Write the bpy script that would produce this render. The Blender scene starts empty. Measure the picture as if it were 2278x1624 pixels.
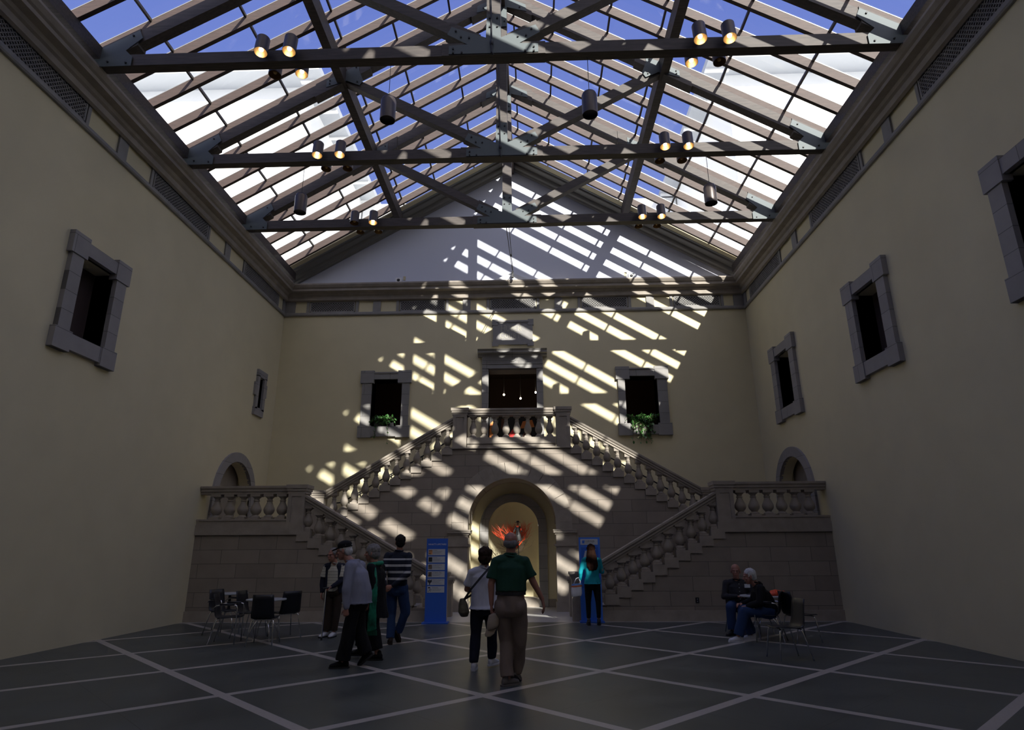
import bpy, bmesh, math, random
import numpy as np
from mathutils import Vector, Matrix, noise
random.seed(7)
PI = math.pi
S = bpy.context.scene
COL = S.collection

# ------------------------------------------------------------------ camera
F, TH, PS, RO, CXM = 1386.309, 0.289211, 0.0314641, -0.00548620, 0.600885
fw = Vector((-math.sin(PS)*math.cos(TH), math.cos(PS)*math.cos(TH), math.sin(TH)))
r0 = Vector((math.cos(PS), math.sin(PS), 0)); u0 = r0.cross(fw)
cr = r0*math.cos(RO)+u0*math.sin(RO); cu = -r0*math.sin(RO)+u0*math.cos(RO)
cam = bpy.data.cameras.new('camera'); cam_o = bpy.data.objects.new('camera', cam); COL.objects.link(cam_o)
cam_o.matrix_world = Matrix(((cr.x, cu.x, -fw.x, CXM), (cr.y, cu.y, -fw.y, 0), (cr.z, cu.z, -fw.z, 1.6), (0, 0, 0, 1)))
cam.sensor_fit = 'HORIZONTAL'; cam.sensor_width = 36; cam.lens = F*36/2278; cam.clip_end = 400
S.camera = cam_o

# ------------------------------------------------------------------ sky, sun, exposure
S.view_settings.view_transform = 'Standard'; S.view_settings.look = 'None'
S.view_settings.gamma = 1; S.view_settings.use_curve_mapping = False
S.view_settings.exposure = 0.1
W = bpy.data.worlds.new('sky'); S.world = W; W.use_nodes = True
nt = W.node_tree; nt.nodes.clear()
def wn(t, **k):
    n = nt.nodes.new(t)
    for a, b in k.items(): setattr(n, a, b)
    return n
wo = wn('ShaderNodeOutputWorld'); bg = wn('ShaderNodeBackground'); bg.inputs['Strength'].default_value = 0.85
tc = wn('ShaderNodeTexCoord'); sp = wn('ShaderNodeSeparateXYZ'); rmp = wn('ShaderNodeValToRGB')
nt.links.new(tc.outputs['Generated'], sp.inputs[0]); nt.links.new(sp.outputs['Z'], rmp.inputs[0])
rmp.color_ramp.elements[0].position = 0.0; rmp.color_ramp.elements[0].color = (.62, .72, .92, 1)
rmp.color_ramp.elements[1].position = 0.9; rmp.color_ramp.elements[1].color = (.135, .20, .66, 1)
e_ = rmp.color_ramp.elements.new(0.45); e_.color = (.24, .34, .84, 1)
nz = wn('ShaderNodeTexNoise'); nz.inputs['Scale'].default_value = 5.5; nz.inputs['Detail'].default_value = 6
nr = wn('ShaderNodeValToRGB'); nr.color_ramp.elements[0].position = .62; nr.color_ramp.elements[1].position = .74
nr.color_ramp.elements[0].color = (0, 0, 0, 1); nr.color_ramp.elements[1].color = (.8, .8, .8, 1)
mx = wn('ShaderNodeMixRGB'); mx.inputs[2].default_value = (.85, .88, .95, 1)
nt.links.new(tc.outputs['Generated'], nz.inputs['Vector']); nt.links.new(nz.outputs['Fac'], nr.inputs[0])
nt.links.new(nr.outputs[0], mx.inputs[0]); nt.links.new(rmp.outputs[0], mx.inputs[1])
# warm sky glow added around the sun, behind the camera, as interior fill
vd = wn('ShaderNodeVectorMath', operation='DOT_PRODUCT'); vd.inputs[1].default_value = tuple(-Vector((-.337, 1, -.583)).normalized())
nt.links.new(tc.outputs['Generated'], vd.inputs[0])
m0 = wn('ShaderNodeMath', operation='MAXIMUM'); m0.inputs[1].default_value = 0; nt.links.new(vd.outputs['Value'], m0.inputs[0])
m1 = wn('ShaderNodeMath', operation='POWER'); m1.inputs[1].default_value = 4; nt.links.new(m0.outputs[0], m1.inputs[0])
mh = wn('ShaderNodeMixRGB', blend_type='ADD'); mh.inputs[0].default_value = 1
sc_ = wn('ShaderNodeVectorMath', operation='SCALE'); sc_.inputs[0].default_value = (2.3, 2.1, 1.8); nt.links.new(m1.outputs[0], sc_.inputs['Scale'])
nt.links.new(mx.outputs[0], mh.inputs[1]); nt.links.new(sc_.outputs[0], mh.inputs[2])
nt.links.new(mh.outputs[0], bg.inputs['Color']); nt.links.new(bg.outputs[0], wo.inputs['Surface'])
sun = bpy.data.lights.new('sun', 'SUN'); sun.energy = 10; sun.angle = 0.0095; sun.color = (1, .95, .86)
sun_o = bpy.data.objects.new('sun', sun); COL.objects.link(sun_o)
SUN_D = Vector((-.337, 1, -.583)).normalized()
sun_o.rotation_euler = SUN_D.to_track_quat('-Z', 'Y').to_euler(); sun_o.location = (20, -30, 40)

# ------------------------------------------------------------------ dimensions (metres)
WX = 7.77          # half width of the court
YN = -2.3          # wall behind the camera
YF, YA, YW = 15.7, 18.15, 19.6   # stair front, arch wall, far wall
ZF = 9.26          # underside of the frieze
SL = 0.6           # roof slope
ZR0 = 15.12        # underside of rafters on the axis
TR = [15.56-3.08*k for k in range(6)]

# ------------------------------------------------------------------ materials
def mat(name, col, rough=.7, metal=0, emis=None, es=0, noise_amt=0, noise_scale=8, spec=None, bump=0, bscale=30, stretch=None):
    m = bpy.data.materials.new(name); m.use_nodes = True; t = m.node_tree; b = t.nodes['Principled BSDF']
    b.inputs['Base Color'].default_value = (*col, 1); b.inputs['Roughness'].default_value = rough
    b.inputs['Metallic'].default_value = metal
    if spec is not None: b.inputs['Specular IOR Level'].default_value = spec
    if emis: b.inputs['Emission Color'].default_value = (*emis, 1); b.inputs['Emission Strength'].default_value = es
    co = t.nodes.new('ShaderNodeTexCoord'); mp = t.nodes.new('ShaderNodeMapping')
    t.links.new(co.outputs['Object'], mp.inputs[0])
    if stretch: mp.inputs['Scale'].default_value = stretch
    if noise_amt:
        n = t.nodes.new('ShaderNodeTexNoise'); n.inputs['Scale'].default_value = noise_scale; n.inputs['Detail'].default_value = 5
        t.links.new(mp.outputs[0], n.inputs['Vector'])
        r = t.nodes.new('ShaderNodeValToRGB'); r.color_ramp.elements[0].position = .3; r.color_ramp.elements[1].position = .7
        r.color_ramp.elements[0].color = (*[c*(1-noise_amt) for c in col], 1)
        r.color_ramp.elements[1].color = (*[min(1, c*(1+noise_amt)) for c in col], 1)
        t.links.new(n.outputs['Fac'], r.inputs[0]); t.links.new(r.outputs[0], b.inputs['Base Color'])
    if bump:
        n2 = t.nodes.new('ShaderNodeTexNoise'); n2.inputs['Scale'].default_value = bscale; n2.inputs['Detail'].default_value = 4
        t.links.new(mp.outputs[0], n2.inputs['Vector'])
        bp = t.nodes.new('ShaderNodeBump'); bp.inputs['Strength'].default_value = bump; bp.inputs['Distance'].default_value = .02
        t.links.new(n2.outputs['Fac'], bp.inputs['Height']); t.links.new(bp.outputs[0], b.inputs['Normal'])
    return m

def ashlar(name, col, axis='xz', bw=.95, bh=.33, amt=.12):
    """coursed stone with thin joints, mapped on object coordinates"""
    m = bpy.data.materials.new(name); m.use_nodes = True; t = m.node_tree; b = t.nodes['Principled BSDF']
    b.inputs['Roughness'].default_value = .75
    co = t.nodes.new('ShaderNodeTexCoord'); sx = t.nodes.new('ShaderNodeSeparateXYZ'); cb = t.nodes.new('ShaderNodeCombineXYZ')
    t.links.new(co.outputs['Object'], sx.inputs[0])
    t.links.new(sx.outputs['XYZ'.index(axis[0].upper())], cb.inputs[0]); t.links.new(sx.outputs['XYZ'.index(axis[1].upper())], cb.inputs[1])
    br = t.nodes.new('ShaderNodeTexBrick'); br.offset = .42; br.squash = 1
    br.inputs['Scale'].default_value = 1; br.inputs['Brick Width'].default_value = bw; br.inputs['Row Height'].default_value = bh
    br.inputs['Mortar Size'].default_value = .006; br.inputs['Mortar Smooth'].default_value = .3; br.inputs['Bias'].default_value = 0
    br.inputs['Color1'].default_value = (*[c*(1-amt) for c in col], 1); br.inputs['Color2'].default_value = (*[c*(1+amt) for c in col], 1)
    br.inputs['Mortar'].default_value = (*[c*.42 for c in col], 1)
    t.links.new(cb.outputs[0], br.inputs['Vector'])
    n = t.nodes.new('ShaderNodeTexNoise'); n.inputs['Scale'].default_value = 3; n.inputs['Detail'].default_value = 6
    t.links.new(co.outputs['Object'], n.inputs['Vector'])
    mr = t.nodes.new('ShaderNodeMapRange'); mr.inputs[3].default_value = .82; mr.inputs[4].default_value = 1.15
    t.links.new(n.outputs['Fac'], mr.inputs[0])
    ml = t.nodes.new('ShaderNodeMixRGB'); ml.blend_type = 'MULTIPLY'; ml.inputs[0].default_value = 1
    t.links.new(br.outputs['Color'], ml.inputs[1]); t.links.new(mr.outputs[0], ml.inputs[2])
    t.links.new(ml.outputs[0], b.inputs['Base Color'])
    bp = t.nodes.new('ShaderNodeBump'); bp.inputs['Strength'].default_value = .4; bp.inputs['Distance'].default_value = .01; bp.invert = True
    t.links.new(br.outputs['Fac'], bp.inputs['Height']); t.links.new(bp.outputs[0], b.inputs['Normal'])
    return m

M = {}
M['stone'] = mat('limestone', (.30, .262, .22), .7, noise_amt=.12, noise_scale=4, bump=.1, bscale=40)
M['stone_grey'] = mat('grey_limestone', (.26, .25, .24), .7, noise_amt=.1, noise_scale=4, bump=.1, bscale=40)
M['ashlar'] = ashlar('coursed_limestone', (.262, .224, .186))
M['ashlar_y'] = ashlar('coursed_limestone_side', (.262, .224, .186), 'yz')
M['cream'] = mat('cream_plaster', (.68, .61, .40), .85, noise_amt=.03, noise_scale=1.5)
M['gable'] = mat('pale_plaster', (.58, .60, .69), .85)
M['taupe'] = mat('taupe_moulding', (.20, .19, .17), .7)
M['creamtrim'] = mat('cream_moulding', (.55, .48, .30), .7)
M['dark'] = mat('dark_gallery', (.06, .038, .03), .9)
M['truss'] = mat('dark_stained_timber', (.055, .043, .037), .6, noise_amt=.35, noise_scale=3, stretch=(1, 8, 8), bump=.15)
M['rafter'] = mat('brown_timber', (.060, .038, .031), .65, noise_amt=.25, noise_scale=4, stretch=(1, 6, 6), bump=.15)
M['steel'] = mat('blue_grey_steel_plate', (.085, .102, .108), .6, metal=.2)
M['bolt'] = mat('black_steel', (.02, .02, .022), .5, metal=.4)
M['bar'] = mat('dark_glazing_bar', (.035, .03, .028), .5)
M['alu'] = mat('pale_glazing_cap', (.32, .32, .31), .4, metal=.3)
M['chrome'] = mat('chrome', (.7, .7, .7), .12, metal=1)
M['black'] = mat('black', (.012, .012, .013), .6)
M['white'] = mat('white_paint', (.75, .75, .75), .6)
M['brass'] = mat('gold_reflector', (.42, .30, .15), .35, metal=.9)
M['bulb'] = mat('lit_bulb', (1, .8, .5), .4, emis=(1, .80, .52), es=18)
M['lamp'] = mat('bronze_lamp_housing', (.085, .07, .065), .38, metal=.5)
M['leaf'] = mat('green_leaf', (.05, .16, .035), .5, noise_amt=.4, noise_scale=20)
M['leafpale'] = mat('pale_green_leaf', (.16, .27, .11), .5, noise_amt=.3, noise_scale=20)
M['red'] = mat('orange_red_lacquer', (.80, .09, .03), .5)
M['twig'] = mat('brown_twig', (.07, .045, .03), .8)
M['blue'] = mat('blue_panel', (.030, .125, .56), .45)
M['blue2'] = mat('light_blue_panel', (.05, .19, .72), .45)
M['card'] = mat('pale_grey_card', (.55, .58, .62), .6)
M['ink'] = mat('dark_ink', (.03, .035, .045), .7)
M['inkgrey'] = mat('grey_ink', (.2, .21, .24), .7)
M['wing'] = mat('white_wall_cladding', (.86, .86, .84), .8)
M['soffit'] = mat('grey_soffit', (.40, .42, .45), .8)
M['table'] = mat('grey_laminate', (.42, .44, .46), .3)
M['chair'] = mat('black_chair_shell', (.010, .011, .016), .38)

def glassmat():
    m = bpy.data.materials.new('clear_glass'); m.use_nodes = True; t = m.node_tree; t.nodes.clear()
    o = t.nodes.new('ShaderNodeOutputMaterial'); tr = t.nodes.new('ShaderNodeBsdfTransparent'); g = t.nodes.new('ShaderNodeBsdfGlossy')
    tr.inputs[0].default_value = (.93, .95, .96, 1); g.inputs['Roughness'].default_value = .02
    mxx = t.nodes.new('ShaderNodeMixShader'); lw = t.nodes.new('ShaderNodeLayerWeight'); lw.inputs[0].default_value = .5
    pw = t.nodes.new('ShaderNodeMath'); pw.operation = 'POWER'; pw.inputs[1].default_value = 4; t.links.new(lw.outputs['Facing'], pw.inputs[0])
    fr = t.nodes.new('ShaderNodeMath'); fr.operation = 'MULTIPLY_ADD'; fr.inputs[1].default_value = .7; fr.inputs[2].default_value = .05; t.links.new(pw.outputs[0], fr.inputs[0])
    t.links.new(fr.outputs[0], mxx.inputs[0]); t.links.new(tr.outputs[0], mxx.inputs[1]); t.links.new(g.outputs[0], mxx.inputs[2])
    t.links.new(mxx.outputs[0], o.inputs['Surface']); return m
M['glass'] = glassmat()

def floormat():
    m = bpy.data.materials.new('slate_floor'); m.use_nodes = True; t = m.node_tree; b = t.nodes['Principled BSDF']
    co = t.nodes.new('ShaderNodeTexCoord'); sx = t.nodes.new('ShaderNodeSeparateXYZ'); t.links.new(co.outputs['Object'], sx.inputs[0])
    def mth(op, a, b_=None):
        n = t.nodes.new('ShaderNodeMath'); n.operation = op
        for i, v in enumerate((a, b_)):
            if v is None: continue
            if isinstance(v, (int, float)): n.inputs[i].default_value = v
            else: t.links.new(v, n.inputs[i])
        return n.outputs[0]
    X, Y = sx.outputs[0], mth('SUBTRACT', sx.outputs[1], 7.9475)
    P = 3.0531/math.sqrt(2)
    def line(expr, per, w, off=0.):
        v = mth('MULTIPLY', expr, 1/math.sqrt(2)); v = mth('DIVIDE', mth('ADD', v, off), per)
        fr = mth('SUBTRACT', v, mth('FLOOR', mth('ADD', v, .5)))
        return mth('LESS_THAN', mth('MULTIPLY', mth('ABSOLUTE', fr), per), w/2)
    s1, s2 = mth('ADD', X, Y), mth('SUBTRACT', X, Y)
    L = mth('MAXIMUM', line(s1, P, .125), line(s2, P, .125))
    J = mth('MAXIMUM', line(s1, P, .008, P/2), line(s2, P/2, .008))
    th = mth('GREATER_THAN', sx.outputs[1], 15.57)
    sl = t.nodes.new('ShaderNodeTexNoise'); sl.inputs['Scale'].default_value = 1.3; sl.inputs['Detail'].default_value = 9
    t.links.new(co.outputs['Object'], sl.inputs['Vector'])
    r = t.nodes.new('ShaderNodeValToRGB'); r.color_ramp.elements[0].position = .3; r.color_ramp.elements[1].position = .7
    r.color_ramp.elements[0].color = (.050, .058, .055, 1); r.color_ramp.elements[1].color = (.088, .098, .090, 1)
    t.links.new(sl.outputs['Fac'], r.inputs[0])
    def mix(f, a, c):
        n = t.nodes.new('ShaderNodeMixRGB'); t.links.new(f, n.inputs[0]); t.links.new(a, n.inputs[1])
        if isinstance(c, tuple): n.inputs[2].default_value = (*c, 1)
        else: t.links.new(c, n.inputs[2])
        return n.outputs[0]
    n2 = t.nodes.new('ShaderNodeTexNoise'); n2.inputs['Scale'].default_value = 25; t.links.new(co.outputs['Object'], n2.inputs['Vector'])
    r2 = t.nodes.new('ShaderNodeValToRGB'); r2.color_ramp.elements[0].color = (.38, .345, .30, 1); r2.color_ramp.elements[1].color = (.48, .44, .385, 1)
    t.links.new(n2.outputs['Fac'], r2.inputs[0])
    c = mix(J, r.outputs[0], (.03, .03, .03)); c = mix(L, c, r2.outputs[0]); c = mix(th, c, (.42, .41, .40))
    t.links.new(c, b.inputs['Base Color']); b.inputs['Roughness'].default_value = .36
    rr = t.nodes.new('ShaderNodeMapRange'); rr.inputs[3].default_value = .28; rr.inputs[4].default_value = .5
    t.links.new(sl.outputs['Fac'], rr.inputs[0]); t.links.new(rr.outputs[0], b.inputs['Roughness'])
    return m
M['floor'] = floormat()

# ------------------------------------------------------------------ helpers
class MB:
    """collects shapes and links them as ONE mesh object"""
    def __init__(s): s.v = []; s.f = []
    def add(s, vs, fs):
        n = len(s.v); s.v += [tuple(v) for v in vs]; s.f += [[i+n for i in f] for f in fs]; return s
    def box(s, a, b):
        x0, y0, z0 = [min(a[i], b[i]) for i in range(3)]; x1, y1, z1 = [max(a[i], b[i]) for i in range(3)]
        return s.add([(x0,y0,z0),(x1,y0,z0),(x1,y1,z0),(x0,y1,z0),(x0,y0,z1),(x1,y0,z1),(x1,y1,z1),(x0,y1,z1)],
                     [(0,3,2,1),(4,5,6,7),(0,1,5,4),(1,2,6,5),(2,3,7,6),(3,0,4,7)])
    def prism(s, pts, axis, a, b):
        """polygon pts extruded along axis from a to b; pts order: x->(y,z) y->(x,z) z->(x,y)"""
        def P(p, t): return {'x': (t, p[0], p[1]), 'y': (p[0], t, p[1]), 'z': (p[0], p[1], t)}[axis]
        n = len(pts)
        return s.add([P(p, a) for p in pts]+[P(p, b) for p in pts],
                     [list(range(n))[::-1], list(range(n, 2*n))]+[(i, (i+1) % n, (i+1) % n+n, i+n) for i in range(n)])
    def ring(s, inner, outer, axis, a, b):
        """band between two open polylines of equal length, extruded"""
        for i in range(len(inner)-1): s.prism([inner[i], inner[i+1], outer[i+1], outer[i]], axis, a, b)
        return s
    def bar(s, p, q, w, h, up=(0, 0, 1)):
        p, q = Vector(p), Vector(q); d = (q-p).normalized(); u = Vector(up)
        sd = d.cross(u)
        if sd.length < 1e-4: sd = d.cross(Vector((1, 0, 0)))
        sd.normalize(); n = sd.cross(d).normalized()
        vs = [c+sd*(w/2*i)+n*(h/2*j) for c in (p, q) for i, j in ((-1,-1),(1,-1),(1,1),(-1,1))]
        return s.add(vs, [(0,1,2,3),(7,6,5,4),(0,4,5,1),(1,5,6,2),(2,6,7,3),(3,7,4,0)])
    def tube(s, pts, r, n=8, cap=True):
        pts = [Vector(p) for p in pts]; rs = r if isinstance(r, (list, tuple)) else [r]*len(pts)
        base = len(s.v); ref = None
        for i, p in enumerate(pts):
            d = (pts[min(i+1, len(pts)-1)]-pts[max(i-1, 0)]).normalized()
            if ref is None: ref = d.orthogonal().normalized()
            ref = (ref-d*ref.dot(d)); ref = ref.normalized() if ref.length > 1e-5 else d.orthogonal().normalized()
            c = d.cross(ref)
            s.v += [tuple(p+(ref*math.cos(a)+c*math.sin(a))*rs[i]) for a in [2*PI*k/n for k in range(n)]]
        for i in range(len(pts)-1):
            for k in range(n):
                a = base+i*n+k; b = base+i*n+(k+1) % n; s.f.append([a, b, b+n, a+n])
        if cap: s.f.append([base+k for k in range(n)][::-1]); s.f.append([base+(len(pts)-1)*n+k for k in range(n)])
        return s
    def lathe(s, prof, c=(0, 0, 0), n=20, square=None):
        base = len(s.v); c = Vector(c)
        for r, z in prof: s.v += [(c.x+r*math.cos(2*PI*k/n), c.y+r*math.sin(2*PI*k/n), c.z+z) for k in range(n)]
        for i in range(len(prof)-1):
            for k in range(n):
                a = base+i*n+k; b = base+i*n+(k+1) % n; s.f.append([a, b, b+n, a+n])
        s.f.append([base+k for k in range(n)][::-1]); s.f.append([base+(len(prof)-1)*n+k for k in range(n)]); return s
    def ell(s, c, r, rot=None, n=14, m=9):
        base = len(s.v); c = Vector(c)
        R = rot or Matrix.Identity(3)
        s.v.append(tuple(c+R@Vector((0, 0, r[2]))))
        for j in range(1, m):
            t = PI*j/m
            for k in range(n):
                a = 2*PI*k/n; s.v.append(tuple(c+R@Vector((r[0]*math.sin(t)*math.cos(a), r[1]*math.sin(t)*math.sin(a), r[2]*math.cos(t)))))
        s.v.append(tuple(c+R@Vector((0, 0, -r[2])))); last = len(s.v)-1
        for k in range(n): s.f.append([base, base+1+k, base+1+(k+1) % n]); s.f.append([last, base+1+(m-2)*n+(k+1) % n, base+1+(m-2)*n+k])
        for j in range(m-2):
            for k in range(n):
                a = base+1+j*n+k; b = base+1+j*n+(k+1) % n; s.f.append([a, a+n, b+n, b])
        return s
    def cap(s, p, q, ra, rb, n=12, sx=1.):
        """tapered limb with round ends"""
        p, q = Vector(p), Vector(q); d = q-p; L = d.length or 1e-4; d = d/L
        pts, rs = [], []
        for a in (-90, -60, -30): pts.append(p+d*ra*math.sin(math.radians(a))); rs.append(max(ra*math.cos(math.radians(a)), 1e-4))
        pts.append(p); rs.append(ra); pts.append(q); rs.append(rb)
        for a in (30, 60, 90): pts.append(q+d*rb*math.sin(math.radians(a))); rs.append(max(rb*math.cos(math.radians(a)), 1e-4))
        return s.tube(pts, rs, n)
    def mesh(s, name, m, smooth=False, fix=True):
        me = bpy.data.meshes.new(name); me.from_pydata(s.v, [], s.f)
        if fix:
            bm = bmesh.new(); bm.from_mesh(me); bmesh.ops.recalc_face_normals(bm, faces=bm.faces); bm.to_mesh(me); bm.free()
        me.materials.append(M[m] if isinstance(m, str) else m)
        if smooth: me.polygons.foreach_set('use_smooth', [True]*len(me.polygons))
        me.update(); return me
    def build(s, name, m, parent=None, smooth=False, loc=None):
        return link(name, s.mesh(name, m, smooth), parent, loc)

def link(name, me, parent=None, loc=None):
    o = bpy.data.objects.new(name, me); COL.objects.link(o)
    if loc is not None: o.location = loc
    if parent: o.parent = parent
    return o
def tag(o, label, cat, group=None):
    o['label'] = label; o['category'] = cat
    if group: o['group'] = group
    return o
def thing(name, label, cat, loc=(0, 0, 0), group=None, rz=0):
    return tag(empty(name, loc, rz), label, cat, group)
def empty(name, loc=(0, 0, 0), rz=0):
    o = bpy.data.objects.new(name, None); COL.objects.link(o); o.location = loc; o.rotation_euler = (0, 0, rz); return o
def struct(o, parent=None): o['kind'] = 'structure'; return o
def copy_tree(o, parent=None):
    c = o.copy(); COL.objects.link(c)
    if parent: c.parent = parent
    for ch in list(o.children): copy_tree(ch, c)
    return c
def setshade(o, ang=35):
    me = o.data; me.polygons.foreach_set('use_smooth', [True]*len(me.polygons))
    try: me.set_sharp_from_angle(angle=math.radians(ang))
    except Exception: pass
    return o
ORD = ['first', 'second', 'third', 'fourth', 'fifth', 'sixth', 'seventh', 'eighth', 'ninth', 'tenth', 'eleventh', 'twelfth', 'thirteenth',
       'fourteenth', 'fifteenth', 'sixteenth', 'seventeenth', 'eighteenth', 'nineteenth', 'twentieth']+['%d' % k for k in range(21, 60)]
SIDE = {-1: 'left', 1: 'right'}
def arc(cx, cz, r, a0, a1, n): return [(cx+r*math.cos(math.radians(a0+(a1-a0)*i/n)), cz+r*math.sin(math.radians(a0+(a1-a0)*i/n))) for i in range(n+1)]

# ------------------------------------------------------------------ the shell
struct(MB().box((-WX-.3, YN-.3, -.3), (WX+.3, YW+1.2, 0)).build('floor', 'floor'))

def wall_with_holes(name, m, axis, pos, thick, u0, u1, z0, z1, holes):
    """wall in plane axis=pos; holes are (ua,ub,za,zb); built as strips around the holes in one mesh"""
    b = MB()
    us = sorted(set([u0, u1]+[h[i] for h in holes for i in (0, 1)])); zs = sorted(set([z0, z1]+[h[i] for h in holes for i in (2, 3)]))
    for i in range(len(us)-1):
        for j in range(len(zs)-1):
            cu_, cz = (us[i]+us[i+1])/2, (zs[j]+zs[j+1])/2
            if any(h[0] < cu_ < h[1] and h[2] < cz < h[3] for h in holes): continue
            A, B = (us[i], zs[j]), (us[i+1], zs[j+1])
            if axis == 'y': b.box((A[0], pos, A[1]), (B[0], pos+thick, B[1]))
            else: b.box((pos, A[0], A[1]), (pos+thick, B[0], B[1]))
    return struct(b.build(name, m))
# far wall with the door, two windows and the apse niche
wall_with_holes('wall_far', 'cream', 'y', YW, .5, -WX-.3, WX+.3, 0, 10.0,
                [(-.78, .78, 4.48, 7.28), (-4.6, -3.6, 5.42, 6.99), (3.62, 4.66, 5.38, 6.99), (-.76, .76, 0, 3.02)])
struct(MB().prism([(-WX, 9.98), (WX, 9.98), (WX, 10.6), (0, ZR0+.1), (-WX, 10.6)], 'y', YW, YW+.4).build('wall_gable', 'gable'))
# spandrels that round off the niche opening, and the apse behind it
NZ, NR = 2.27, .76
b = MB()
for sgn in (-1, 1):
    ar = arc(0, NZ, NR, 90, 90-sgn*90, 14)
    for i in range(14): b.prism([ar[i], ar[i+1], (ar[i+1][0], 3.03), (ar[i][0], 3.03)], 'y', YW+.001, YW+.3)
struct(b.build('trim_20', 'cream'))
b = MB(); n = 24; vs = []
for z in (0, 1.1, NZ): vs += [(NR*math.cos(PI*k/n), YW+.12+.55*math.sin(PI*k/n), z) for k in range(n+1)]
for t in range(1, 9):
    a = PI/2*t/8; vs += [(NR*math.cos(PI*k/n)*math.cos(a), YW+.12+.55*math.sin(PI*k/n)*math.cos(a), NZ+NR*math.sin(a)) for k in range(n+1)]
b.add(vs, [(j*(n+1)+k, j*(n+1)+k+1, (j+1)*(n+1)+k+1, (j+1)*(n+1)+k) for j in range(10) for k in range(n)])
niche = struct(b.build('wall_niche', 'cream')); setshade(niche, 80)
struct(MB().box((-NR, YW-.02, 0), (NR, YW+.7, .26)).build('trim_21', 'stone'))

for s, nm in ((-1, 'left'), (1, 'right')):
    # side walls: doorway arch at the landing, windows above
    holes = [(16.5, 18.5, 2.0, 4.05)]
    if s < 0:
        holes += [(18.2, 18.52, 5.8, 6.75)]+[(y, y+.95, 5.4, 6.95) for y in (10.3, 5.7, 1.1)]
    else:
        holes += [(y, y+1.0, 5.4, 6.95) for y in (16.6, 12.0, 7.4, 2.8)]
    wall_with_holes('wall_'+nm, 'cream', 'x', s*WX if s > 0 else s*WX-.4, .4, YN, YW, 0, 10.0, holes)
    b = MB()    # rounds the arched doorway
    for q in (-1, 1):
        ar = arc(17.5, 3.05, 1.0, 90, 90-q*90, 12)
        for i in range(12): b.prism([ar[i], ar[i+1], (ar[i+1][0], 4.06), (ar[i][0], 4.06)], 'x', s*(WX+.001), s*(WX+.3))
    struct(b.build('trim_%d' % (22 if s < 0 else 23), 'cream'))
    struct(MB().box((s*(WX+.4), 16.3, 1.9), (s*(WX+1.3), 18.7, 4.3)).build('door_%d' % (1 if s < 0 else 2), 'stone'))
wall_back = wall_with_holes('wall_back', 'cream', 'y', YN-.4, .4, -WX, WX, 0, 10, [(-1.2, 1.2, 0, 3.2)])
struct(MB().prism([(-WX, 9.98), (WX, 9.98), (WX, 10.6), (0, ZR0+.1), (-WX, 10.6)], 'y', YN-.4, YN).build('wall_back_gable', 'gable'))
struct(MB().box((-2, YN-1.6, 0), (2, YN-.4, 3.3)).build('door_3', 'dark'))

# dark rooms behind the far wall openings
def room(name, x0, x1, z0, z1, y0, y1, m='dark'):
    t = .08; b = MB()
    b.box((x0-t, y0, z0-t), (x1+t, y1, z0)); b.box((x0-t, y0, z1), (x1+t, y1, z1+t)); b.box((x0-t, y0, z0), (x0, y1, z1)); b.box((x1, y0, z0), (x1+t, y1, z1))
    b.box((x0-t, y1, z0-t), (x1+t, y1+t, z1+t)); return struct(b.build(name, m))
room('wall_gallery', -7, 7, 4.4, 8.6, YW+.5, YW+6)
M['gallwood'] = mat('dark_red_wood', (.09, .03, .015), .5)
M['galltan'] = mat('dim_tan_panel', (.30, .19, .10), .7)
struct(MB().box((-3.2, YW+5.6, 5.6), (3.2, YW+5.98, 7.0)).build('trim_24', 'galltan'))
struct(MB().box((-3.2, YW+5.4, 5.0), (3.2, YW+5.58, 5.25)).build('trim_25', 'gallwood'))

# ------------------------------------------------------------------ cornice and frieze round the court
def run(prof, name, m, yfar=YW, z0=0):
    """profile (projection, z) swept along left wall, far wall and right wall with mitred corners"""
    b = MB(); n = len(prof)
    vs = []
    for p, z in prof: vs.append((-(WX-p), YN, z))
    for p, z in prof: vs.append((-(WX-p), yfar-p, z))
    for p, z in prof: vs.append(((WX-p), yfar-p, z))
    for p, z in prof: vs.append(((WX-p), YN, z))
    fs = [(j*n+i, j*n+(i+1) % n, (j+1)*n+(i+1) % n, (j+1)*n+i) for j in range(3) for i in range(n)]
    b.add(vs, fs); return struct(b.build(name, m))
run([(-.02, 9.97), (.06, 9.97-.2), (.08, 9.78), (.12, 9.80), (.12, 9.93), (.17, 9.96), (.20, 10.02), (.34, 10.05), (.34, 10.13), (.38, 10.16), (.43, 10.24), (.43, 10.29), (-.02, 10.29)], 'trim_1', 'stone')
run([(-.02, ZF), (.05, ZF), (.07, ZF+.03), (.07, ZF+.09), (.04, ZF+.12), (-.02, ZF+.12)], 'trim_2', 'stone_grey')
b = MB(); c = MB()
for k in range(-2, 3):      # far wall frieze stones and cream panels
    x = .03+3.075*k
    for q in (-1, 1): b.box((x+q*.80, YW-.035, 9.38), (x+q*.89, YW+.02, 9.78))
for x in (-4.6, -1.54, 1.56, 4.63): b.box((x-.13, YW-.04, 9.38), (x+.13, YW+.02, 9.78))
for x in (-7.6, 7.6): b.box((x-.2, YW-.04, 9.38), (x+.2, YW+.02, 9.78))
for s in (-1, 1):
    for yc in (17.68, 13.08, 8.48, 3.88):
        for q in (-1, 1): b.box((s*(WX-.035), yc+q*1.23, 9.36), (s*(WX+.02), yc+q*1.31, 9.84))
    for yc in (19.5, 15.38, 10.78, 6.18): b.box((s*(WX-.04), yc-.14, 9.36), (s*(WX+.02), yc+.14, 9.84))
struct(b.build('trim_3', 'stone_grey'))
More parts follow.
